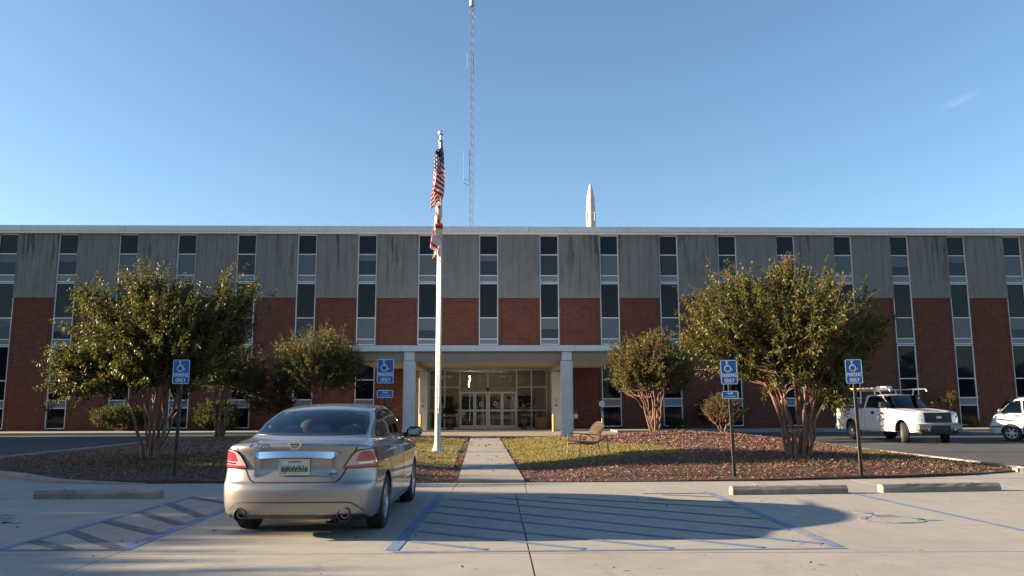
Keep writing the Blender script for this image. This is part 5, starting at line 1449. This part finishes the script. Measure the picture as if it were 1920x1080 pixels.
mb = car.strip([[(-0.66, 1.170), (-0.35, 1.164), (0.35, 1.164), (0.66, 1.170)], [(-0.53, 1.413), (-0.3, 1.436), (0, 1.443), (0.3, 1.436), (0.53, 1.413)]], 0.024, 'rear', 1, 0.0045)
car.strip([[(0.655, 1.165), (0.638, 1.28), (0.585, 1.385), (0.53, 1.413)], [(-0.655, 1.165), (-0.638, 1.28), (-0.585, 1.385), (-0.53, 1.413)]], 0.042, 'rear', 1, 0.0048, mb=mb)
mb.build('glass_border', M['frit'], g_, True, 40)
for sx in (1, -1):
    w_ = car.patch('side_window', SGg, 'side', M['dark_glass'], 0.003, 0.07, sx, skirt=0.002)
    mb = car.strip([SGg + [SGg[0], SGg[1]]], 0.035, 'side', sx, 0.0045); car.strip([[(2.44, 1.105), (2.50, 1.455)], [(1.62, 1.12), (1.72, 1.40)]], 0.07, 'side', sx, 0.0045, mb=mb)
    mb.build('window_surround', M['frit'], w_, True, 40)
    mb = car.strip([[(1.18, 1.112), (2.5, 1.09), (3.68, 1.06)]], 0.016, 'side', sx, 0.006); mb.build('sill_trim', M['chrome'], w_, True, 40)
w_ = car.patch('windscreen', WSg, 'front', M['car_glass'], 0.003, 0.07, skirt=0.002)
mb = car.strip([WSg + [WSg[0], WSg[1]]], 0.05, 'front', 1, 0.0045); mb.build('glass_border', M['frit'], w_, True, 40)
# shut lines
mb = car.strip([[(-0.58, 0.80), (-0.535, 0.715), (-0.505, 0.672), (-0.46, 0.645), (0.46, 0.645), (0.505, 0.672), (0.535, 0.715), (0.58, 0.80)], [(0.60, 0.86), (0.665, 0.975), (0.69, 1.03)], [(-0.60, 0.86), (-0.665, 0.975), (-0.69, 1.03)]], 0.017, 'rear')
for sx in (1, -1):
    car.strip([[(0.42, 0.79), (0.72, 0.775), (0.735, 0.62)], [(1.40, 0.30), (1.50, 0.55), (1.32, 0.80), (1.29, 1.08)], [(2.48, 0.28), (2.50, 1.075)], [(3.42, 0.28), (3.52, 0.6), (3.54, 1.03)], [(1.40, 0.28), (3.42, 0.27)]], 0.009, 'side', sx, mb=mb)
mb.build('shut_line', M['gap'], SED)
mb = car.strip([[(-0.77, 0.325), (-0.71, 0.375), (-0.645, 0.418), (-0.57, 0.428), (0.57, 0.428), (0.645, 0.418), (0.71, 0.375), (0.77, 0.325)]], 0.016, 'rear', 1, 0.0015); mb.build('bumper_crease', M['post'], SED)
# tail lights
TL = [(0.505, 0.798), (0.535, 0.855), (0.585, 0.945), (0.625, 0.985), (0.68, 1.003), (0.80, 1.008), (0.985, 0.998), (0.965, 0.93), (0.945, 0.80)]
for sx in (1, -1):
    t_ = car.patch('tail_light', TL, 'diag', M['lens_clear'], 0.010, 0.04, sx, skirt=0.014)
    car.patch('red_lens', [(0.635, 0.875), (0.665, 0.965), (0.70, 0.985), (0.80, 0.992), (0.955, 0.985), (0.945, 0.935), (0.94, 0.875)], 'diag', M['lens_red'], 0.0125, 0.04, sx, t_, 0.004)
    car.patch('red_lens', [(0.52, 0.803), (0.533, 0.828), (0.938, 0.838), (0.934, 0.803)], 'diag', M['lens_red'], 0.0125, 0.04, sx, t_, 0.004)
    mb = car.strip([TL + [TL[0], TL[1]]], 0.012, 'diag', sx, 0.0125); mb.build('lens_edge', M['frit'], t_)
    mb = car.strip([[(0.66, 0.852), (0.92, 0.858)]], 0.018, 'diag', sx, 0.0125); mb.build('reverse_lamp', M['chrome'], t_)
# chrome bar, badge, lettering, plate
cb = MB(); xs_ = np.linspace(-0.52, 0.52, 41)
rows = []
for zf, of in ((0.0, 0.0), (0.55, 0.038), (0.92, 0.022), (1.0, 0.0)):
    e_ = np.clip((0.52-np.abs(xs_))/0.10, 0, 1)
    zt_ = 0.990 - 0.012*(xs_/0.5)**2; zb_ = zt_ - 0.012 - 0.072*e_
    P, N = car.surf(np.column_stack([xs_, zt_ + (zb_-zt_)*zf]), 'rear', 1, of); rows.append(P)
nb = len(xs_); cb.V = [tuple(v) for r_ in rows for v in r_]
cb.F = [(i*nb+j, i*nb+j+1, (i+1)*nb+j+1, (i+1)*nb+j) for i in range(3) for j in range(nb-1)]
cb.build('chrome_bar', M['chrome'], SED, True, 14)
bd = MB(); 
def on_rear(x, z, off): 
    p, n = car.surf(np.array([[x, z]]), 'rear', 1, off); return p[0]
yb = on_rear(0, 1.070, 0.0)[1]
bd.ribbon([(0.060*math.cos(a), 1.070+0.056*math.sin(a)) for a in np.linspace(0, 2*math.pi, 28, endpoint=False)], 0.017, yb-0.022, yb+0.004, closed=True)
bd.box(-0.078, 0.078, yb-0.024, yb+0.002, 1.057, 1.083)
b_ = bd.build('round_badge', M['chrome'], SED, True, 40)
bd = MB(); bd.box(-0.052, 0.052, yb-0.0255, yb-0.0242, 1.063, 1.077); bd.build('badge_bar', M['black'], b_)
tx = MB(); car.text(tx, "ALTIMA", 0.058, -0.42, 1.052, scale=1.15); tx.build('name_lettering', M['chrome'], SED)
tx = MB(); car.text(tx, "2.5 S", 0.034, -0.385, 1.018, scale=1.1); tx.build('trim_lettering', M['chrome'], SED)
bd = car.patch('small_badge', [(0.385, 0.722), (0.485, 0.728), (0.485, 0.748), (0.385, 0.742)], 'rear', M['badge_blue'], 0.005, 0.05)
yp = on_rear(0, 0.80, 0.0)[1] - 0.02
PL = empty('licence_plate', (-0.005, yp, 0.815), parent=SED)
pl = MB(); pl.bbox(-0.155, 0.155, -0.004, 0.008, -0.078, 0.078, 0.003); pl.build('sheet', M['plate_white'], PL)
pl = MB(); pl.box(-0.150, 0.150, -0.0052, -0.0042, -0.058, -0.005); pl.build('green_field', M['plate_green'], PL)
pl = MB()
for a in ((-0.175, 0.175, 0.074, 0.090), (-0.175, 0.175, -0.092, -0.074), (-0.175, -0.155, -0.0735, 0.0735), (0.155, 0.175, -0.0735, 0.0735)): pl.box(a[0], a[1], -0.012, 0.004, a[2], a[3])
pl.build('frame', M['alloy'], PL)
pl = MB(); add_text(pl, "6JRW976", 0.098, lambda a, b, d: (a, -0.0062-d*0.5, b-0.022), 0.002, 0.80); pl.build('number', M['plate_black'], PL)
pl = MB(); add_text(pl, "ALABAMA", 0.034, lambda a, b, d: (a, -0.0062-d*0.5, b+0.055), 0.002, 1.0); pl.build('state_name', M['plate_black'], PL)
# exhausts
for sx in (-0.60, 0.575):
    e = MB(); e.lathe([(0.046, -0.02), (0.046, 0.30), (0.040, 0.30)], (sx, 0.125, 0.285), 20, 'Y', caps=False); e.lathe([(0.046, -0.02), (0.038, -0.015), (0.036, 0.2)], (sx, 0.125, 0.285), 20, 'Y', caps=False); x_ = e.build('exhaust_pipe', M['galv'], SED, True, 40)
    e = MB(); e.lathe([(0.037, 0.06), (0.037, 0.07)], (sx, 0.125, 0.285), 16, 'Y'); e.build('bore', M['gap'], x_)
    e = MB(); e.lathe([(0.082, -0.055), (0.07, -0.06), (0.047, 0.05)], (sx, 0.125, 0.288), 20, 'Y', caps=False); e.build('surround', M['black'], x_)
# wheels, handles, mirrors
for x in (-0.79, 0.79):
    for y in (1.06, 3.84): car.wheel(x, y, 0.332, 0.215, spokes=10)
for sx in (1, -1):
    for y in (1.62, 2.72):
        P, N = car.surf(np.array([[y, 0.945]]), 'side', sx, 0.0); p = P[0]
        h = MB(); h.tube([(p[0]-0.01*sx, y-0.10, 0.945), (p[0]+0.032*sx, y-0.075, 0.947), (p[0]+0.036*sx, y+0.06, 0.947), (p[0]-0.01*sx, y+0.09, 0.945)], [0.014, 0.017, 0.017, 0.014], 8); h.build('door_handle', M['chrome'], SED, True, 50)
    mr = MB(); mr.bbox(sx*0.965-0.115, sx*0.965+0.115, 3.20, 3.36, 1.035, 1.185, 0.045); mr.tube([(sx*0.80, 3.34, 1.06), (sx*0.90, 3.30, 1.08)], [0.035, 0.03], 8)
    mo = mr.build('wing_mirror', M['trim_black'], SED, True, 60)
    mr = MB(); mr.bbox(sx*0.965-0.088, sx*0.965+0.088, 3.190, 3.1985, 1.060, 1.160, 0.004); mr.build('mirror_glass', M['mirror'], mo)
    car.patch('headlight', [(0.60, 0.70), (0.66, 0.80), (0.95, 0.88), (1.02, 0.84), (0.9, 0.72)], 'fdiag', M['lens_head'], 0.006, 0.06, sx)
car.patch('grille', [(-0.42, 0.45), (0.42, 0.45), (0.50, 0.72), (-0.50, 0.72)], 'front', M['black'], 0.006, 0.06)
# cabin
c_ = MB(); c_.box(-0.70, 0.70, 0.95, 3.4, 0.36, 0.42); c_.box(-0.68, 0.68, 0.70, 1.18, 1.04, 1.075); c_.build('cabin_floor', M['cabin_dark'], SED)
c_ = MB(); c_.bbox(-0.66, 0.66, 3.25, 3.62, 0.80, 1.06, 0.05); c_.build('dashboard', M['cabin_dark'], SED)
c_ = MB(); c_.bbox(-0.64, 0.64, 1.18, 1.40, 0.55, 1.10, 0.05); c_.bbox(-0.64, 0.64, 1.36, 1.85, 0.44, 0.62, 0.05); rs = c_.build('rear_seat', M['seat_cloth'], SED)
for x in (-0.36, 0.0, 0.40):
    h = MB(); h.ell((x, 1.22, 1.19), (0.145, 0.065, 0.072), 16, 10); h.build('head_restraint', M['seat_cloth'], rs, True, 60)
for x in (-0.37, 0.37):
    c_ = MB(); c_.bbox(x-0.24, x+0.24, 2.10, 2.28, 0.55, 1.12, 0.05); c_.bbox(x-0.25, x+0.25, 2.25, 2.8, 0.44, 0.62, 0.05); fs = c_.build('front_seat', M['seat_cloth'], SED)
    h = MB(); h.ell((x, 2.16, 1.22), (0.13, 0.055, 0.095), 16, 10); h.build('head_restraint', M['seat_cloth'], fs, True, 60)

# ---- white pickup
TL_ = 5.9
PK = empty('pickup_truck', (15.654, 36.69, -0.012), rad(186.9), 'white pickup truck with ladder rack and dark grille on the driveway', 'truck')
pWz = curve([0.3, 0.42, 0.6, 0.85, 1.05, 1.2, 1.33, 1.45], [0.92, 0.945, 0.97, 0.985, 0.975, 0.965, 0.945, 0.90])
pF = curve([0.2, 0.42, 0.55, 0.72, 0.80, 1.0, 1.15, 1.25, 1.4], [0.16, 0.07, 0.0, 0.01, 0.08, 0.09, 0.12, 0.20, 0.5])
pTop = curve([-0.1, 0.0, 2.1, 2.3, 4.0, 4.3, 5.0, 5.5, 5.9], [1.32, 1.335, 1.335, 1.36, 1.36, 1.33, 1.28, 1.235, 1.18])
pG = curve([1.2, 1.32, 1.5, 1.7, 1.85, 1.95], [0.89, 0.87, 0.83, 0.775, 0.72, 0.66])
pgT = curve([2.0, 2.4, 3.0, 3.35, 3.6, 4.3, 4.6], [1.90, 1.925, 1.93, 1.90, 1.78, 1.31, 1.10])
def pick_f(x, y, z):
    ax = np.abs(x); q = ax/0.97
    side = ax - pWz(z)
    rear = 0.03 + 0.02*q**2 + 0.03*q**8 - y
    front = y - (TL_ - pF(z) - 0.10*q**2 - 0.14*q**8)
    top = z - pTop(y) + 0.03*q**3*(y > 4) - 0.035*np.exp(-(((ax-0.55)/0.18)**2))*(y > 4.3)
    bot = 0.42 - z
    f1 = smax(smax(smax(side, rear, 0.025), smax(front, top, 0.04), 0.038), bot, 0.02)
    bed = np.maximum(np.maximum(ax-0.82, 0.10-y), np.maximum(y-2.08, 0.85-z))
    f1 = smax(f1, -bed, 0.012)
    gs = ax - pG(z)
    ye = y + np.clip((y-3.2)/0.6, 0, 1)*0.12*(ax/0.8)**2
    gt = z - pgT(ye) + 0.035*(ax/0.75)**2
    gr = 2.12 + 0.16*(z-1.3) - y
    f2 = smax(smax(smax(smax(gs, gt, 0.06), gr, 0.06), 1.1 - z, 0.02), y - 4.9, 0.05)
    f = smin(f1, f2, 0.03)
    for yw in (1.24, 4.91):
        d = np.sqrt((y-yw)**2+(z-0.44)**2)
        f = smax(f, -np.maximum(d-0.465, 0.62-ax), 0.012)
    return f
pk = Car(pick_f, PK, TL_)
PSo = [(2.38, 1.40), (2.45, 1.76), (2.6, 1.80), (3.40, 1.80), (3.58, 1.70), (4.02, 1.385)]
PSg = [(2.33, 1.375), (2.41, 1.78), (2.58, 1.83), (3.43, 1.83), (3.62, 1.72), (4.10, 1.36)]
PWo = [(-0.76, 1.40), (0.76, 1.40), (0.64, 1.80), (-0.64, 1.80)]
PWg = [(-0.82, 1.36), (0.82, 1.36), (0.68, 1.84), (-0.68, 1.84)]
pk.mesh((-1.08, -0.1, 0.34), (1.08, 6.0, 2.02), 0.028, [
    (None, None, sd(PSo)),
    (None, None, lambda C, N: inside_poly(C[:, [0, 2]], PWo) & (C[:, 1] > 3.2) & (N[:, 1] > 0.1)),
    ('wheel_well', M['black'], lambda C, N: ((np.hypot(C[:, 1]-1.24, C[:, 2]-0.44) < 0.467) | (np.hypot(C[:, 1]-4.91, C[:, 2]-0.44) < 0.467)) & (np.abs(C[:, 0]) < 0.96)),
    ('underbody', M['black'], lambda C, N: (N[:, 2] < -0.75) & (C[:, 2] < 0.55)),
    ('cargo_bed', M['truck_white'], lambda C, N: (C[:, 1] < 2.10) & (C[:, 2] < 1.45)),
    ('cab', M['truck_white'], lambda C, N: (C[:, 2] > 1.34) & (C[:, 1] < 4.2)),
    ('body', M['truck_white'], lambda C, N: np.ones(len(C), bool))])
for sx in (1, -1):
    w_ = pk.patch('side_window', PSg, 'side', M['dark_glass'], 0.003, 0.09, sx, skirt=0.002)
    mb = pk.strip([PSg + [PSg[0], PSg[1]]], 0.045, 'side', sx, 0.0045); pk.strip([[(2.95, 1.37), (2.95, 1.83)]], 0.05, 'side', sx, 0.0045, mb=mb); mb.build('window_surround', M['frit'], w_, True, 40)
    pk.patch('headlight', [(0.575, 0.80), (0.56, 1.10), (0.80, 1.11), (0.93, 1.06), (0.95, 0.86), (0.90, 0.80)], 'front', M['lens_head'], 0.006, 0.07, sx)
    mr = MB(); mr.bbox(sx*1.14-0.13, sx*1.14+0.13, 3.92, 4.04, 1.36, 1.60, 0.03); mr.tube([(sx*0.90, 4.0, 1.40), (sx*1.05, 3.98, 1.44)], 0.03, 6); mr.build('wing_mirror', M['black'], PK)
    P, N = pk.surf(np.array([[2.98, 1.17]]), 'side', sx, 0.0)
    h = MB(); h.bbox(P[0][0]-0.02, P[0][0]+0.03, 2.88, 3.08, 1.10, 1.22, 0.012) if sx > 0 else h.bbox(P[0][0]-0.03, P[0][0]+0.02, 2.88, 3.08, 1.10, 1.22, 0.012); h.build('door_handle', M['black'], PK)
    mb = pk.strip([[(2.36, 1.36), (2.34, 0.50), (3.95, 0.50), (4.12, 0.72), (4.18, 1.32)], [(2.12, 0.50), (2.12, 1.33)]], 0.012, 'side', sx); mb.build('shut_line', M['gap'], PK)
    mb = pk.strip([[(0.25, 1.16), (0.5, 1.16)], [(0.25, 1.13), (0.45, 1.13)]], 0.022, 'side', sx); mb.build('bed_decal', M['galv'], PK)
    # door emblem: dark arc over a small figure
    mb = pk.strip([[(3.62+0.24*math.cos(a), 0.92+0.24*math.sin(a)) for a in np.linspace(rad(35), rad(145), 14)]], 0.07, 'side', sx, 0.003); e_ = mb.build('door_emblem', M['trim_black'], PK)
    mb = pk.strip([[(3.62, 1.07), (3.62, 0.90)], [(3.54, 0.98), (3.70, 0.98)], [(3.62, 0.90), (3.52, 0.78)], [(3.62, 0.90), (3.72, 0.78)], [(3.44, 0.95), (3.50, 0.82)], [(3.80, 0.95), (3.74, 0.82)]], 0.045, 'side', sx, 0.003); mb.build('emblem_figure', M['galv'], e_)
w_ = pk.patch('windscreen', PWg, 'front', M['dark_glass'], 0.003, 0.09, skirt=0.002)
mb = pk.strip([PWg + [PWg[0], PWg[1]]], 0.05, 'front', 1, 0.0045); mb.build('glass_border', M['frit'], w_, True, 40)
gr = pk.patch('grille', [(-0.545, 0.80), (-0.57, 1.17), (0.57, 1.17), (0.545, 0.80)], 'front', M['black'], 0.02, 0.08, skirt=0.03)
mb = MB()
for z in (0.90, 0.985, 1.07): pk.strip([[(-0.5, z), (0.5, z)]], 0.03, 'front', 1, 0.032, mb=mb)
mb.build('grille_bar', M['black'], gr)
yg = pk.surf(np.array([[0, 1.0]]), 'front', 1, 0)[0][0][1]
mb = MB(); mb.prism([(0.115*math.cos(a), 1.0+0.05*math.sin(a)) for a in np.linspace(0, 2*math.pi, 20, endpoint=False)], yg+0.035, yg+0.05); mb.build('oval_badge', M['alloy'], gr)
mb = MB(); mb.bbox(-0.93, 0.93, 5.62, 5.93, 0.50, 0.76, 0.05); bp = mb.build('front_bumper', M['bumper_grey'], PK, True, 30)
mb = MB(); mb.bbox(-0.40, 0.40, 5.90, 5.955, 0.47, 0.70, 0.02); mb.bbox(-0.8, 0.8, 5.60, 5.86, 0.36, 0.49, 0.04); mb.build('air_dam', M['black'], bp)
for x in (-0.55, 0.55):
    mb = MB(); mb.bbox(x-0.03, x+0.03, 5.90, 5.99, 0.49, 0.60, 0.012); mb.build('tow_hook', M['chrome'], bp)
mb = MB(); mb.bbox(-0.92, 0.92, -0.16, 0.02, 0.48, 0.66, 0.03); mb.build('rear_bumper', M['bumper_grey'], PK)
for x, y, st in ((-0.84, 1.24, 0), (0.84, 1.24, 0), (-0.84, 4.91, rad(-27)), (0.84, 4.91, rad(-27))): pk.wheel(x, y, 0.395, 0.26, st, 7, 0.58)
mb = MB(); mb.box(-0.82, 0.82, 2.35, 4.0, 0.50, 0.60); mb.bbox(-0.8, 0.8, 3.75, 4.2, 0.95, 1.34, 0.05); mb.bbox(-0.75, 0.75, 2.5, 2.75, 0.6, 1.42, 0.06); mb.bbox(-0.55, -0.25, 2.55, 2.7, 1.44, 1.62, 0.04); mb.bbox(0.25, 0.55, 2.55, 2.7, 1.44, 1.62, 0.04); mb.build('cabin', M['cabin_dark'], PK)
mb = MB(); mb.bbox(-0.93, 0.93, 1.45, 2.05, 1.10, 1.53, 0.03); mb.build('tool_box', M['post'], PK)
mb = MB()
for sx in (-1, 1):
    mb.tube([(sx*0.80, 0.10, 2.10), (sx*0.80, 4.0, 2.12), (sx*0.80, 4.06, 2.02)], 0.028, 8)
    for y in (0.3, 1.9): mb.tube([(sx*0.88, y, 1.3), (sx*0.80, y, 2.10)], 0.025, 6)
    mb.tube([(sx*0.66, 3.3, 1.86), (sx*0.80, 3.2, 2.11)], 0.022, 6)
for y in (0.3, 1.9, 3.3): mb.tube([(-0.80, y, 2.10), (0.80, y, 2.10)], 0.022, 6)
mb.build('ladder_rack', M['alloy'], PK)
LD = empty('ladder', (15.654, 36.69, -0.012), rad(186.9), 'pale wooden ladder lying on the rack of the white pickup', 'ladder')
mb = MB()
for x in (0.25, 0.62): mb.bbox(x-0.03, x+0.03, -0.5, 3.0, 2.13, 2.21, 0.008)
mb.build('side_rail', mottled('pale_wood', (0.45, 0.28, 0.15), (0.58, 0.38, 0.22), 4, 0.7, kind='Object'), LD)
mb = MB()
for y in np.arange(-0.3, 2.9, 0.32): mb.tube([(0.28, y, 2.17), (0.59, y, 2.17)], 0.016, 6)
mb.build('rung', M['alloy'], LD)
mb = MB(); mb.bbox(-0.35, -0.1, 1.6, 2.4, 2.13, 2.27, 0.02)
o = mb.build('cargo_box', M['white_trim']); o.location = (15.654, 36.69, -0.012); o.rotation_euler = (0, 0, rad(186.9)); tag(o, 'slim pale box strapped on the ladder rack of the pickup', 'box')

# ---- white minivan, cut by the right edge
VL = 4.75
VN = empty('minivan', (23.66, 30.75, -0.012), rad(51), 'older white rounded minivan with dark lower sides, cut off by the right edge', 'minivan')
vW = curve([0.2, 0.35, 0.6, 0.85, 1.05, 1.2, 1.4, 1.6, 1.72, 1.82], [0.82, 0.86, 0.89, 0.90, 0.885, 0.86, 0.80, 0.73, 0.67, 0.58])
vF = curve([0.2, 0.36, 0.50, 0.62, 0.80, 0.95, 1.10, 1.22, 1.42, 1.62, 1.72, 1.82], [0.16, 0.06, 0.0, 0.03, 0.09, 0.16, 0.29, 0.42, 0.64, 0.90, 1.12, 1.6])
vR = curve([0.2, 0.4, 0.6, 1.0, 1.4, 1.7, 1.82], [0.1, 0.0, 0.0, 0.06, 0.18, 0.34, 0.5])
def van_f(x, y, z):
    ax = np.abs(x); q = ax/0.88
    side = ax - vW(z)*(1-0.06*sst(y, 3.6, 4.9))
    f = smax(smax(side, y-(VL-vF(z)-0.12*q**2-0.14*q**8), 0.06), vR(z)+0.05*q**2+0.12*q**6-y, 0.08)
    f = smax(smax(f, z-1.76+0.04*q**2-0.02*np.sin((y-0.5)/3.2), 0.08), 0.30-z, 0.03)
    for yw in (1.02, 3.88):
        d = np.sqrt((y-yw)**2+(z-0.33)**2); f = smax(f, -np.maximum(d-0.365, 0.58-ax), 0.012)
    return f
vn = Car(van_f, VN, VL)
VW = [[(4.30, 1.16), (3.95, 1.58), (3.53, 1.60), (3.50, 1.16)], [(3.36, 1.15), (3.38, 1.60), (2.15, 1.61), (2.15, 1.14)], [(2.03, 1.14), (2.03, 1.61), (0.62, 1.58), (0.40, 1.14)]]
VS = [(-0.70, 1.22), (0.70, 1.22), (0.60, 1.60), (-0.60, 1.60)]
vn.mesh((-1.0, -0.1, 0.22), (1.0, 4.85, 1.86), 0.028, [
    (None, None, lambda C, N: (inside_poly(C[:, 1:], VW[0]) | inside_poly(C[:, 1:], VW[1]) | inside_poly(C[:, 1:], VW[2])) & (np.abs(N[:, 0]) > 0.5)),
    (None, None, lambda C, N: inside_poly(C[:, [0, 2]], VS) & (N[:, 1] > 0.3)),
    ('wheel_well', M['black'], lambda C, N: ((np.hypot(C[:, 1]-1.02, C[:, 2]-0.33) < 0.367) | (np.hypot(C[:, 1]-3.88, C[:, 2]-0.33) < 0.367)) & (np.abs(C[:, 0]) < 0.87)),
    ('underbody', M['black'], lambda C, N: (N[:, 2] < -0.75) & (C[:, 2] < 0.5)),
    ('body', M['van_white'], lambda C, N: np.ones(len(C), bool))])
def grow(poly, d):
    c = np.mean(np.array(poly), 0); return [tuple(np.array(p)+nrm(np.array(p)-c)*d) for p in poly]
CL = mat('grey_cladding_and_shade', (0.05, 0.055, 0.075), 0.5)
for sx in (1, -1):
    for k in range(3):
        w_ = vn.patch('side_window', grow(VW[k], 0.035), 'side', M['dark_glass'], 0.003, 0.09, sx, skirt=0.002)
        gp = grow(VW[k], 0.03); mb = vn.strip([gp+[gp[0], gp[1]]], 0.035, 'side', sx, 0.0045); mb.build('window_surround', M['frit'], w_, True, 40)
    vn.patch('shaded_lower_cladding', [(1.45, 0.33), (3.46, 0.33), (3.50, 0.62), (1.40, 0.62)], 'side', CL, 0.008, 0.09, sx)  # grey cladding; its dark tone also paints in the pickup's shadow on the side
    mb = vn.strip([[(0.3, 0.99), (4.42, 0.985)], [(0.3, 0.855), (4.50, 0.85)]], 0.022, 'side', sx, 0.004); mb.build('side_moulding', M['galv'], VN)
    mb = vn.strip([[(3.42, 0.62), (3.47, 1.14)], [(2.1, 0.6), (2.1, 1.12)]], 0.011, 'side', sx); mb.build('shut_line', M['gap'], VN)
    mb = vn.strip([[(4.62, 0.58), (4.2, 0.595)]], 0.06, 'side', sx, 0.006); mb.build('bumper_strip', CL, VN)
    P, N = vn.surf(np.array([[3.62, 1.0]]), 'side', sx, 0)
    h = MB(); h.bbox(P[0][0]-0.02, P[0][0]+0.02, 3.56, 3.72, 1.0, 1.05, 0.008); h.build('door_handle', M['black'], VN)
    vn.patch('headlight', [(0.40, 0.70), (0.42, 0.88), (0.74, 0.87), (0.78, 0.72)], 'front', M['lens_head'], 0.006, 0.08, sx)
    mr = MB(); mr.ell((sx*0.98, 4.22, 1.22), (0.11, 0.07, 0.085), 12, 8); mr.tube([(sx*0.82, 4.24, 1.17), (sx*0.92, 4.23, 1.20)], 0.03, 6); mr.build('wing_mirror', M['alloy'], VN, True, 60)
w_ = vn.patch('windscreen', grow(VS, 0.04), 'front', M['dark_glass'], 0.003, 0.09, skirt=0.002)
for x in (-0.77, 0.77):
    for y in (1.02, 3.88): vn.wheel(x, y, 0.335, 0.21, 0, 6, 0.62)
mb = MB(); mb.box(-0.72, 0.72, 0.5, 3.9, 0.40, 0.48); mb.build('cabin_floor', M['cabin_dark'], VN)
mb = MB()
for y in (1.2, 2.2, 3.2):
    for x in (-0.35, 0.35): mb.bbox(x-0.24, x+0.24, y, y+0.2, 0.5, 1.25, 0.05)
mb.build('seat', mat('red_seat', (0.12, 0.02, 0.02), 0.8), VN)
mb = MB()
for x in (-0.5, 0.5): mb.tube([(x, 0.9, 1.79), (x, 3.1, 1.80)], 0.018, 6)
mb.build('roof_rail', M['alloy'], VN)
